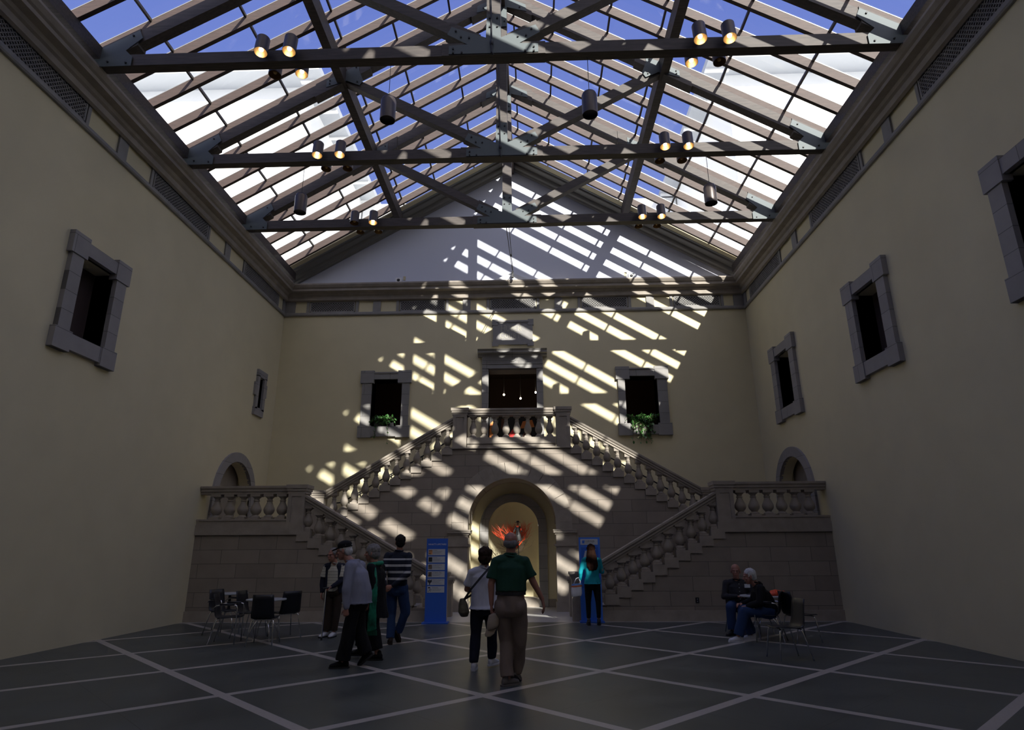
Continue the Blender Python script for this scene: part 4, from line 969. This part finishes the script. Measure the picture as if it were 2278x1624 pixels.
MB().tube([V(.02, -.50, .0), V(-.02, -.33, .90)], .013, 8).build('shaft', 'chrome', cn); MB().tube([V(.02, -.50, .0), V(.018, -.49, .05)], .02, 8).build('rubber_tip', 'black', cn); MB().tube([V(.06, -.24, .915), V(-.02, -.33, .92), V(-.07, -.38, .91)], .016, 8).build('handle', 'black', cn)

# --- seated man facing us
SEAT = .46
p = Person('seated bald man in dark shirt and jeans facing the court, hands on table', (4.60, 13.50), dict(
    head=(.10, -.02, 1.165), neck=(.12, .05, 1.02), shL=(-.09, .06, .94), shR=(.33, .05, .94), elL=(-.17, .0, .69), wrL=(.02, -.24, .70), elR=(.40, -.02, .70), wrR=(.22, -.25, .72),
    hipL=(.02, .08, .52), hipR=(.22, .08, .52), knL=(-.16, -.32, .50), knR=(.10, -.36, .50), anL=(-.16, -.30, .10), anR=(.06, -.40, .10)), (-.35, -1, -.05), hk=1.08, body=1.12,
    hands={'L': ((.75, -.5, .1), (0, 0, -1), (0, -.6, .4), 20), 'R': ((-.8, -.3, .05), (0, 0, -1), (0, -.6, .4), 20)})
p.top('darkshirt', .50, (.18, .185, .19, .19, .17), 'long', depth=1.15, disp=(.010, 9)) if False else p.top(mat('dark_shirt', (.014, .014, .019), .8), .50, (.18, .185, .19, .19, .17), 'long', depth=1.15, disp=(.010, 9))
p.collar('blackcloth', .08); p.trousers('jeans', .56, (.105, .085, .075), .17, seat=0); p.shoes('black', [(-.75, -.6), (-.3, -1)], 'black'); p.hair('hair_grey', 'fringe'); glasses(p)
MB().box((.22, -.115, .86), (.33, -.105, .93)).build('name_card', 'card', p.t)
bt = MB()
for i in range(6): bt.ell((.115-.004*i, -.105-.012*i if i < 4 else -.15, .93-.07*i), (.008, .006, .008), None, 8, 6)
bt.build('buttons', 'card', p.t)
# --- seated white-haired man, seen from the side
p = Person('seated white-haired man in black jacket leaning forward, white trainers', (4.69, 12.42), dict(
    head=(-.06, .02, 1.10), neck=(.06, .02, .99), shL=(.05, -.18, .90), shR=(.12, .19, .90), elL=(.0, -.24, .66), wrL=(-.20, -.14, .60), elR=(.03, .24, .68), wrR=(-.20, .16, .62),
    hipL=(.20, -.10, .52), hipR=(.20, .10, .52), knL=(-.28, -.14, .50), knR=(-.22, .12, .52), anL=(-.42, -.14, .10), anR=(-.10, .12, .10)), (-1, .15, -.18), hk=1.06, body=1.15,
    hands={'L': ((-1, .4, -.1), (0, 0, -1), (0, 1, .2), 30), 'R': ((-1, -.3, 0), (0, 0, -1), (0, -1, .2), 30)})
p.top('blackcloth', .50, (.185, .185, .195, .20, .175), 'long', depth=1.15, sr=1.1, disp=(.012, 9)); p.collar('blackcloth', .08, .05); p.trousers('jeans', .56, (.105, .082, .072), .17, seat=0); p.shoes('shoewhite', [(-1, -.1), (-1, .2)], 'shoewhite'); p.hair('hair_white', 'short')

# ------------------------------------------------------------------ tables and chairs
def chair(label, x, y, rz, arms=False):
    t = thing('cafe_chair', label, 'chair', (x, y, 0), 'black cafe chairs', rz)
    # shell: seat and back in one bent sheet; faces local -y
    prof = [(-.23, .455), (-.20, .462), (-.05, .452), (.10, .445), (.17, .455), (.205, .49), (.225, .56), (.235, .66), (.255, .78), (.275, .86)]
    b = MB(); n = len(prof); vs = []
    for th in (0, .012):
        for j, (yy, zz) in enumerate(prof):
            wd = .205 if j < 5 else .205-.006*(j-5)
            for k in range(7):
                u = -1+2*k/6; bend = .02*u*u
                vs.append((u*wd, yy+(th if j > 4 else 0)-(bend if j > 4 else 0), zz-(th if j <= 4 else 0)+(bend*.6 if j <= 4 else 0)))
    fs = []
    for L_ in (0, 1):
        o = L_*n*7
        for j in range(n-1):
            for k in range(6): fs.append([o+j*7+k, o+j*7+k+1, o+(j+1)*7+k+1, o+(j+1)*7+k])
    for j in range(n-1):
        for k in (0, 6): fs.append([j*7+k, (j+1)*7+k, n*7+(j+1)*7+k, n*7+j*7+k])
    for k in range(6):
        for j in (0, n-1): fs.append([j*7+k, j*7+k+1, n*7+j*7+k+1, n*7+j*7+k])
    b.add(vs, fs); b.build('shell', 'chair', t, True)
    for sx in (-1, 1):
        if arms:
            MB().tube([(sx*.26, -.20, 0), (sx*.255, -.19, .62), (sx*.255, -.17, .66), (sx*.25, -.12, .672), (sx*.25, .10, .672), (sx*.24, .18, .66), (sx*.22, .22, .62)], .011, 8).build('leg', 'chrome', t, True)
            MB().tube([(sx*.253, -.14, .682), (sx*.252, .12, .682)], .018, 8).build('armrest', 'chair', t, True)
        else:
            MB().tube([(sx*.23, -.24, 0), (sx*.19, -.185, .40), (sx*.175, -.17, .432), (sx*.12, -.16, .44)], .011, 8).build('leg', 'chrome', t, True)
        MB().tube([(sx*.23, .27, 0), (sx*.19, .165, .40), (sx*.175, .15, .432), (sx*.12, .14, .435)], .011, 8).build('leg', 'chrome', t, True)
    MB().tube([(-.13, -.16, .435), (.13, -.16, .435)], .011, 6).tube([(-.13, .14, .432), (.13, .14, .432)], .011, 6).tube([(0, -.16, .435), (0, .14, .432)], .011, 6).build('seat_frame', 'chrome', t, True)
    return t
def cafe_table(label, x, y, r=.36):
    t = thing('cafe_table', label, 'table', (x, y, 0), 'round cafe tables')
    MB().lathe([(r, .715), (r+.006, .722), (r+.006, .735), (r, .74)], n=40).build('tabletop', 'table', t)
    MB().lathe([(.03, .40), (.03, .715)], n=16).lathe([(.12, .70), (.12, .715)], n=16).build('column', 'black', t)
    for k in range(4):
        a = PI/4+k*PI/2; MB().tube([(math.cos(a)*.02, math.sin(a)*.02, .42), (math.cos(a)*.12, math.sin(a)*.12, .38), (math.cos(a)*.24, math.sin(a)*.24, .22), (math.cos(a)*.31, math.sin(a)*.31, .01)], .012, 8).build('leg', 'chrome', t, True)
    return t
cafe_table('round grey cafe table between the black chairs at left', -4.50, 12.50)
cafe_table('round grey cafe table at the far left beside the stone wall', -6.05, 14.3)
chair('black cafe chair with its back to us, nearest in the left group', -4.29, 12.02, PI+.12)
chair('black cafe chair turned side-on at right of the left table', -4.30, 13.02, PI+.75)
chair('black cafe chair behind the left table, seen edge-on', -4.98, 13.0, PI/2-.15)
chair('black armchair with chrome arms at far left of the court', -5.05, 12.2, PI/2+.2, True)
chair('second black chrome armchair further left by the stone wall', -5.75, 13.45, 1.2, True)
cafe_table('round grey cafe table between the two seated men', 5.03, 13.02, .42)
chair('black armchair under the seated white-haired man', 4.86, 12.36, -PI/2-.45, True)
chair('black cafe chair under the seated man in dark shirt', 4.76, 13.58, .25)
chair('black cafe chair turned away at right of the seated men', 5.42, 12.35, PI/2+.25)
chair('black cafe chair nearest us at right edge of the court', 4.46, 10.48, -PI/2+.1)
b = MB(); b.ell((0, 0, .05), (.13, .10, .06)); b.ell((.09, .02, .035), (.10, .08, .045)); b.ell((-.08, -.03, .03), (.09, .07, .035))
o = flesh(b, 'folded_cloth', 'red', None, .01, 2, (.02, 14)); o.location = (5.27, 12.90, .742); tag(o, 'crumpled orange-red cloth lying on the right cafe table', 'cloth')
# tent card / flyer
# ------------------------------------------------------------------ blue sign panels
def text_obj(name, body, m, parent, x, z, size, y=-.002, align='LEFT', ext=.001):
    cv = bpy.data.curves.new(name, 'FONT'); cv.body = body; cv.size = size; cv.extrude = ext; cv.align_x = align
    o = bpy.data.objects.new('tmp', cv); me = evaluated(o)
    me.materials.clear(); me.materials.append(M[m]); q = link(name, me, parent, (x, y, z)); q.rotation_euler = (PI/2, 0, 0); return q
t = thing('sign_panel', 'tall blue information panel listing galleries, left of the arch', 'sign', (-1.68, 15.36, 0), 'blue standing sign panels', .03)
MB().box((-.25, -.02, .03), (.25, .02, 1.88)).build('board', 'blue', t); MB().box((-.30, -.16, 0), (.30, .16, .03)).build('base_plate', 'blue', t)
text_obj('lettering', "WHAT'S UPSTAIRS", 'white', t, 0, 1.73, .052, -.022, 'CENTER')
M['pic1'] = mat('picture_orange', (.45, .22, .10), .6, noise_amt=.9, noise_scale=25); M['pic2'] = mat('picture_dark', (.02, .022, .02), .6, noise_amt=.9, noise_scale=20); M['pic3'] = mat('picture_tan', (.16, .12, .09), .6, noise_amt=.9, noise_scale=30)
for i, (w_, pm) in enumerate((('European', 'pic1'), ('American', 'pic2'), ('European/American', 'pic3'), ('The Egyptian West', 'pic3'), ('Modern/Contemporary', 'ink'), ('Photography', 'ink'))):
    z1 = 1.64-i*.166; c = MB().box((-.21, -.026, z1-.14), (.19, -.02, z1)).build('gallery_card', 'card', t)
    if i < 4: MB().box((-.195, -.029, z1-.12), (-.11, -.026, z1-.02)).build('picture', pm, c)
    elif i == 4:
        q = MB(); q.prism([(-.20, z1-.01), (-.165, z1-.045), (-.16, z1-.01), (-.15, z1-.01), (-.145, z1-.045), (-.11, z1-.01), (-.105, z1-.07), (-.14, z1-.095), (-.148, z1-.14), (-.162, z1-.14), (-.17, z1-.095), (-.205, z1-.07)], 'y', -.029, -.026); q.build('picture', pm, c)
    else:
        q = MB(); q.box((-.19, -.029, z1-.045), (-.14, -.026, z1-.02)); q.prism([(-.19, z1-.12), (-.17, z1-.12), (-.19, z1-.09)], 'y', -.029, -.026); q.ring(arc(-.135, z1-.085, .016, 0, 330, 10), arc(-.135, z1-.085, .026, 0, 330, 10), 'y', -.029, -.026); q.build('picture', pm, c)
    text_obj('title', w_, 'ink', c, -.095, z1-.035, .027, -.0275)
    l = MB()
    for k in range(3): l.box((-.095, -.0275, z1-.06-.02*k), (.12-.03*((i+k) % 3), -.0265, z1-.055-.02*k))
    l.build('small_print', 'inkgrey', c)
t = thing('sign_panel', 'tall blue museum panel with screen in front of woman in teal', 'sign', (1.93, 15.50, 0), 'blue standing sign panels')
MB().box((-.25, -.02, .03), (.25, .02, 1.89)).build('board', 'blue2', t); MB().box((-.28, -.13, 0), (.28, .13, .03)).build('base_plate', 'blue', t)
c = MB().box((-.21, -.026, 1.72), (.20, -.02, 1.85)).build('logo_card', 'card', t)
MB().box((-.17, -.029, 1.75), (-.115, -.026, 1.82)).prism([(-.14, 1.80), (-.105, 1.825), (-.105, 1.80)], 'y', -.029, -.026).build('logo_mark', 'blue2', c)
text_obj('lettering', 'CHRYSLER', 'ink', c, -.10, 1.785, .048, -.0275); text_obj('lettering', 'MUSEUM OF ART', 'inkgrey', c, -.10, 1.752, .026, -.0275)
scn = MB().box((-.20, -.028, .75), (.20, -.02, 1.66)).build('poster', 'blue', t)
l = MB()
for k in range(9): l.box((.06, -.031, 1.60-.035*k), (.15-.02*(k % 3), -.028, 1.612-.035*k))
l.build('poster_text', 'card', scn)
q = MB()
for k in range(5): q.box((-.16+.012*k, -.031, 1.36+.045*k), (-.10+.02*k, -.028, 1.405+.045*k))
q.build('poster_figure', 'card', scn)

# carved plaque
t = thing('plaque', 'carved grey stone plaque on far wall above the balcony door', 'plaque', (0.02, YW, 8.08))
b = MB(); b.box((-.66, -.06, .05), (.66, 0, .88))
for q in (-1, 1):
    b.box((q*.69, -.075, 0), (q*.48, 0, .14)); b.box((q*.69, -.075, .72), (q*.50, 0, .93)); b.box((q*.66, -.068, .05), (q*.60, 0, .9))
b.box((-.55, -.085, .83), (.55, 0, .89)); b.box((-.55, -.07, .78), (.55, 0, .80)); b.build('slab', 'stone_grey', t)
GL = {'H': [((0, 0), (0, 1)), ((.7, 0), (.7, 1)), ((0, .5), (.7, .5))], 'U': [((0, 1), (0, .3), (.12, .06), (.35, 0), (.58, .06), (.7, .3), (.7, 1))], 'B': [((0, 0), (0, 1), (.35, 1), (.5, .88), (.5, .65), (.35, .53), (0, .53)), ((.35, .53), (.56, .42), (.56, .12), (.38, 0), (0, 0))],
      'E': [((.5, 1), (0, 1), (0, 0), (.52, 0)), ((0, .52), (.4, .52))], 'R': [((0, 0), (0, 1), (.36, 1), (.52, .88), (.52, .65), (.36, .52), (0, .52)), ((.28, .52), (.66, 0))], 'C': [((.72, .82), (.55, .97), (.36, 1), (.12, .85), (0, .5), (.12, .15), (.36, 0), (.55, .03), (.72, .18))],
      'O': [((.4, 1), (.12, .86), (0, .5), (.12, .14), (.4, 0), (.68, .14), (.8, .5), (.68, .86), (.4, 1))], 'T': [((0, 1), (.7, 1)), ((.35, 1), (.35, 0))]}
M['incised'] = mat('sunlit_cut_stone', (.50, .47, .38), .7); M['incised2'] = mat('dark_cut_stone', (.10, .10, .10), .8)  # letters pale for light on the cut edges, put into the colour
def carve(word, x, z, h, big):
    for i, ch in enumerate(word):
        hh = h*(1.25 if i == 0 and big else 1); w_ = MB()
        for st in GL[ch]:
            for a, c in zip(st[:-1], st[1:]): w_.bar((x+a[0]*hh*.8, -.062, z+a[1]*hh), (x+c[0]*hh*.8, -.062, z+c[1]*hh), .013, .012, up=(0, 1, 0))
        for st in GL[ch]:
            for e in (st[0], st[-1]):
                if e[1] in (0, 1) and ch in 'HUT': w_.box((x+e[0]*hh*.8-.022, -.067, z+e[1]*hh-.005), (x+e[0]*hh*.8+.022, -.057, z+e[1]*hh+.005))
        w_.build('letter', 'incised', t)
        x += hh*.8*max(p_[0] for st in GL[ch] for p_ in st)+.055
carve('HUBER', -.38, .52, .165, True); carve('COURT', -.42, .27, .145, True)

# ------------------------------------------------------------------ lamps on the trusses
def spot(label, x, y, z, lit, tilt, back):
    t = thing('spotlight', label, 'lamp', (x, y, z), 'cylinder spotlights on the trusses'); t.rotation_euler = (tilt, 0, 0)
    MB().lathe([(.112, -.14), (.112, .19), (.10, .205), (.02, .21)], n=24).build('housing', 'lamp', t, True) if False else None
    b = MB(); n = 24
    pr = [(.114, -.15), (.118, -.15), (.118, .19), (.106, .205), (.01, .208)]
    base = len(b.v)
    for r_, z_ in pr: b.v += [(r_*math.cos(2*PI*k/n), r_*math.sin(2*PI*k/n), z_) for k in range(n)]
    for i in range(len(pr)-1):
        for k in range(n): a = i*n+k; q = i*n+(k+1) % n; b.f.append([a, q, q+n, a+n])
    setshade(b.build('housing', 'lamp', t))
    b = MB(); pr = [(.114, -.15), (.105, -.10), (.085, -.03), (.05, .01), (.005, .015)]
    for r_, z_ in pr: b.v += [(r_*math.cos(2*PI*k/n), r_*math.sin(2*PI*k/n), z_) for k in range(n)]
    for i in range(len(pr)-1):
        for k in range(n): a = i*n+k; q = i*n+(k+1) % n; b.f.append([a, q, q+n, a+n])
    setshade(b.build('reflector', 'brass', t), 60)
    MB().ell((0, 0, -.085), (.040, .040, .034), None, 12, 8).build('bulb', 'bulb' if lit else 'brass', t, True)
    MB().box((-.02, -back*.11, -.02), (.02, -back*.23, .03)).build('bracket', 'bolt', t)
    return t
wt = ['farthest truss', 'middle truss', 'nearest truss']
for i in range(3):
    y = TR[i]
    for s in (-1, 1):
        for x, xn in ((3.70, 'inner'), (4.22, 'outer')):
            for dy, dn in ((-.31, 'front'), (.31, 'rear')):
                lit = dy < 0 if i < 2 else (dy < 0 or x < 4); lit = lit and not (i == 0 and s < 0 and x > 4)
                spot('dark cylinder spotlight, %s %s one of four on %s at %s' % (dn, xn, wt[i], SIDE[s]), s*x, y+dy, 10.44 if dy < 0 else 10.50, lit, -.13 if dy < 0 else -.06, -1 if dy < 0 else 1)
for (x, i) in ((-1.91, 2), (1.72, 2), (-4.62, 1), (4.69, 1)):
    y = TR[i]; t = thing('pendant_lamp', 'unlit bronze cylinder pendant hanging from %s, %s of the ridge' % (wt[i], 'left' if x < 0 else 'right'), 'lamp', (x, y, 9.02), 'cylinder pendant lamps')
    b = MB(); n = 28; pr = [(.13, 0), (.138, 0), (.138, .40), (.120, .45), (.07, .47), (.01, .475)]
    for r_, z_ in pr: b.v += [(r_*math.cos(2*PI*k/n), r_*math.sin(2*PI*k/n), z_) for k in range(n)]
    for q_ in range(len(pr)-1):
        for k in range(n): a = q_*n+k; q = q_*n+(k+1) % n; b.f.append([a, q, q+n, a+n])
    setshade(b.build('housing', 'lamp', t), 50); MB().lathe([(.125, .05), (.125, .055)], n=24).build('louvre', 'black', t)
    MB().tube([(0, 0, .47), (.0, 0, 1.25)], .006, 6).build('cable', 'bolt', t)
# hanging hoist cables at the axis
t = thing('hoist_cable', 'dark hoist cables hanging from farthest truss to the cornice', 'cable', (0, 0, 0))
MB().tube([(-.03, 15.5, 10.25), (.03, 19.0, 10.55)], .012, 6).build('cable', 'bolt', t); MB().tube([(.05, 15.5, 10.25), (.05, 19.05, 10.5)], .010, 6).build('cable', 'bolt', t)
MB().box((-.0, 19.0, 10.30), (.07, 19.08, 10.52)).ell((.035, 17.6, 10.40), (.03, .06, .04)).build('pulley_block', 'bolt', t)
tag(MB().prism([(-.62, 10.29), (.62, 10.29), (.02, 10.56)], 'y', 19.20, 19.26).build('cornice_finial', 'white'), 'low white triangular plate standing on the far cornice', 'ornament')
for i in range(1, 3):
    y = TR[i]; t = thing('hoist_cable', 'dark chain and hook hanging beside the king post of %s' % wt[i], 'cable', (0, 0, 0))
    MB().tube([(-.10, y-.16, 14.6), (-.03, y-.17, 10.55)], .013, 6).build('cable', 'bolt', t); MB().ell((-.03, y-.18, 10.5), (.035, .035, .07)).tube([(-.03, y-.18, 10.45), (-.03, y-.18, 10.28), (.0, y-.16, 10.24)], .018, 6).build('hook', 'bolt', t)
# floodlights / cameras on the cornice
for x, sd in ((-3.82, 'left'), (4.0, 'right')):
    t = thing('security_camera', 'small white camera box on the far cornice, %s of centre' % sd, 'camera', (x, 19.27, 10.29), 'small white cameras on the cornice')
    MB().box((-.1, -.08, .0), (.1, .08, .16)).build('housing', 'white', t); MB().ell((0, -.082, .07), (.055, .02, .05)).build('lens', 'black', t); MB().box((.14 if x < 0 else -.22, .0, .10), (.22 if x < 0 else -.14, .04, .24)).build('junction_box', 'creamtrim', t)

# ------------------------------------------------------------------ window plants
def plant(label, x, z, n, spread, droop, seed, pale=.1):
    rnd = random.Random(seed); t = thing('potted_ivy', label, 'plant', (x, YW+.05, z), 'ivy plants on the window sills')
    L, L2, st = MB(), MB(), MB()
    for i in range(n):
        a = rnd.uniform(-1, 1); hang = rnd.random() < droop; 
        if hang: pts = [V(a*.25*spread, -.05, .12), V(a*.3*spread, -.18, .12), V(a*.34*spread, -.2, -.05), V(a*.36*spread+rnd.uniform(-.04, .04), -.17, -rnd.uniform(.15, .62))]
        else: pts = [V(a*.15*spread, 0, .1), V(a*.36*spread, rnd.uniform(-.16, .1), rnd.uniform(.2, .34)), V(a*.58*spread, rnd.uniform(-.2, .12), rnd.uniform(.1, .34))]
        st.tube(pts, .005, 4)
        m_ = 11 if hang else 8
        for k in range(m_):
            u = k/(m_-1)*(len(pts)-1); j = min(int(u), len(pts)-2); c = pts[j].lerp(pts[j+1], u-j)+V(rnd.uniform(-.05, .05), rnd.uniform(-.05, .05), rnd.uniform(-.04, .04))
            r_ = rnd.uniform(.035, .06); q = Matrix.Rotation(rnd.uniform(0, 6.28), 3, 'Z')@Matrix.Rotation(rnd.uniform(.3, 1.3), 3, 'X')
            leaf = [V(0, -1.1, 0), V(.55, -.45, .12), V(.62, .25, .1), V(0, 1.25, -.18), V(-.62, .25, .1), V(-.55, -.45, .12), V(0, 0, 0)]
            (L2 if rnd.random() < pale and hang else L).add([c+q@v_*r_ for v_ in leaf], [(0, 1, 6), (1, 2, 6), (2, 3, 6), (3, 4, 6), (4, 5, 6), (5, 0, 6)])
    f1 = L.build('leaves', 'leaf', t); f1['kind'] = 'stuff'
    if L2.v: L2.build('pale_leaves', 'leafpale', t)['kind'] = 'stuff'
    st.build('stems', 'twig', t)['kind'] = 'stuff'
    MB().box((-.32, 0, 0), (.32, .22, .14)).build('planter_box', 'bolt', t)
plant('small green ivy in the left window of the far wall', -4.16, 5.44, 34, .72, .10, 3, 0)
plant('large green ivy trailing below the right window of the far wall', 4.08, 5.40, 80, .95, .42, 5, .5)
# thin bars across the windows
for x, z, sd in ((-4.1, 5.72, 'left'), (4.14, 5.68, 'right')):
    tag(MB().tube([(x-.5, YW+.12, z), (x+.5, YW+.12, z)], .012, 6).build('guard_rail', 'bolt'), 'thin dark guard rail across the %s window opening' % sd, 'rail', 'window guard rails')

# gallery beyond the balcony door
for x, z, y in ((-.36, 7.05, 22.3), (.17, 7.12, 23.2), (.68, 7.1, 22.2)):
    t = thing('gallery_light', 'tiny glowing gallery spotlight seen through balcony doorway, %s one' % ('left' if x < 0 else 'middle' if x < .5 else 'right'), 'lamp', (x*1.12, y, z+.05), 'gallery lights')
    MB().ell((0, 0, 0), (.035, .035, .04), None, 10, 6).build('bulb', 'bulb', t, True); MB().tube([(0, 0, .04), (0, 0, 1.3)], .012, 6).build('stem', 'bolt', t)
    pl = bpy.data.lights.new('gallery_glow', 'POINT'); pl.energy = 7; pl.color = (1, .78, .55); pl.shadow_soft_size = .05; po = bpy.data.objects.new('gallery_glow', pl); COL.objects.link(po); po.parent = t; po.location = (0, -.1, 0)
t = thing('painting', 'red and orange abstract painting glimpsed behind the balcony balusters', 'painting', (0.0, 20.9, 4.46))
MB().box((-1.3, 0, 0), (1.3, .05, 1.55)).build('canvas', 'black', t)
cols = [('picture_red', (.75, .03, .03)), ('picture_orange2', (.75, .26, .07)), ('picture_brown', (.14, .05, .025))]
rn = random.Random(4)
for i, pts in enumerate(([(-.15, .5), (.05, .95), (.12, 1.3), (-.25, .8)], [(-.6, .2), (-.2, .9), (-.1, .8), (.05, .0)], [(.25, .1), (.55, .6), (.6, 1.3), (.3, .9)], [(.2, 1.1), (.7, 1.15), (.62, 1.4), (.3, 1.35)], [(-1.0, .0), (-.8, 1.3), (-.68, 1.4), (-.74, .1)], [(-.45, 1.1), (-.3, 1.05), (-.28, 1.4), (-.42, 1.45)], [(-.3, 0), (.0, .35), (.06, .2), (-.02, 0)])):
    nm_, cc = cols[[0, 1, 2, 1, 1, 2, 0][i]]; MB().prism(pts, 'y', -.012-.002*i, 0).build('colour_shape', mat(nm_, cc, .6), t)

# ------------------------------------------------------------------ niche arrangement
t = thing('branch_arrangement', 'spray of orange-red curly branches in the arch niche', 'flower arrangement', (0.05, 19.25, 0))
rn = random.Random(11)
def branch(bm, p0, d, L, r, depth, wob=.35):
    pts = [p0]; d = d.normalized(); n = 7
    for i in range(n):
        d = (d+V(rn.uniform(-1, 1), rn.uniform(-.6, .6), rn.uniform(-.8, 1))*wob*.5).normalized(); pts.append(pts[-1]+d*L/n)
    for q in pts: q.y = min(q.y, .27)
    bm.tube(pts, [r*(1-.8*i/n) for i in range(n+1)], 5)
    if depth:
        for j in (2, 3, 4, 5): branch(bm, pts[j].copy(), (pts[j]-pts[j-1])+V(rn.uniform(-1, 1), rn.uniform(-.5, .5), rn.uniform(-.1, .9))*.07, L*.55, r*.55, depth-1, wob)
for i in range(17):
    a = math.radians(-58+116*i/16+rn.uniform(-5, 5)); bm_ = MB(); branch(bm_, V(rn.uniform(-.05, .05), rn.uniform(-.08, .06), 1.66), V(math.sin(a), rn.uniform(-.35, .1), math.cos(a)*.9+.15), rn.uniform(.58, .74), .012, 2)
    bm_.build('red_branch', 'red', t)
for i in range(14):
    a = math.radians(-80+160*i/13); bm_ = MB(); branch(bm_, V(0, 0, 1.5), V(math.sin(a), rn.uniform(-.3, .1), math.cos(a)*.8), rn.uniform(.5, .75), .006, 1, .5)
    bm_.build('bare_twig', 'twig', t)
MB().lathe([(.11, .98), (.15, 1.05), (.17, 1.2), (.13, 1.38), (.07, 1.48), (.09, 1.52)], n=24).build('vase', 'black', t, True)
tp = thing('pedestal', 'stone pedestal standing in the niche behind the walkers', 'pedestal', (0.05, 19.25, 0))
MB().box((-.25, -.22, .262), (.25, .22, .36)).box((-.19, -.17, .36), (.19, .17, .92)).box((-.24, -.21, .92), (.24, .21, .98)).build('plinth', 'stone', tp)
# small dark costume figure on a stand
t = thing('doll_figure', 'small black-robed figure with hat and red collar among the branches', 'figurine', (0.15, 18.85, 0))
b = MB(); rings(b, [(V(.02, 0, 1.86), V(.10, 0, 0), V(0, .07, 0)), (V(.01, 0, 2.0), V(.085, 0, 0), V(0, .06, 0)), (V(0, 0, 2.14), V(.05, 0, 0), V(0, .04, 0)), (V(0, 0, 2.26), V(.07, 0, 0), V(0, .045, 0)), (V(0, 0, 2.30), V(.03, 0, 0), V(0, .03, 0))])
b.cap(V(-.06, 0, 2.26), V(-.12, -.02, 2.12), .022, .018); b.cap(V(.06, 0, 2.26), V(.12, -.02, 2.13), .022, .018); flesh(b, 'robe', 'black', t, .009, 1)
MB().ell((0, 0, 2.35), (.032, .036, .042)).build('face', SKIN, t, True); MB().lathe([(.085, 2.385), (.085, 2.392), (.04, 2.40), (.035, 2.43), (.01, 2.435)], n=20).build('hat', 'black', t)
MB().ell((.0, -.03, 2.27), (.05, .03, .03)).ell((.10, -.02, 2.2), (.03, .02, .05)).build('red_collar', 'red', t, True); MB().box((-.02, -.068, 2.04), (.02, -.05, 2.16)).build('apron', 'blackcloth', t)
MB().tube([(.02, 0, .265), (.02, 0, 1.9)], .012, 8).lathe([(.16, .262), (.16, .29)], (.02, 0, 0), 24).build('stand', 'black', t)
# wall socket
t = thing('wall_socket', 'dark double socket low on right stair wall', 'socket', (4.42, YF, .40))
MB().box((-.04, -.012, 0), (.04, 0, .12)).build('plate', 'bolt', t)
for z_ in (.035, .085): MB().lathe([(.016, 0), (.016, .004)], n=10).build('outlet', 'inkgrey', t).matrix_local = Matrix.Translation((0, -.012, z_))@Matrix.Rotation(PI/2, 4, 'X')

bpy.data.scenes.remove(WS)
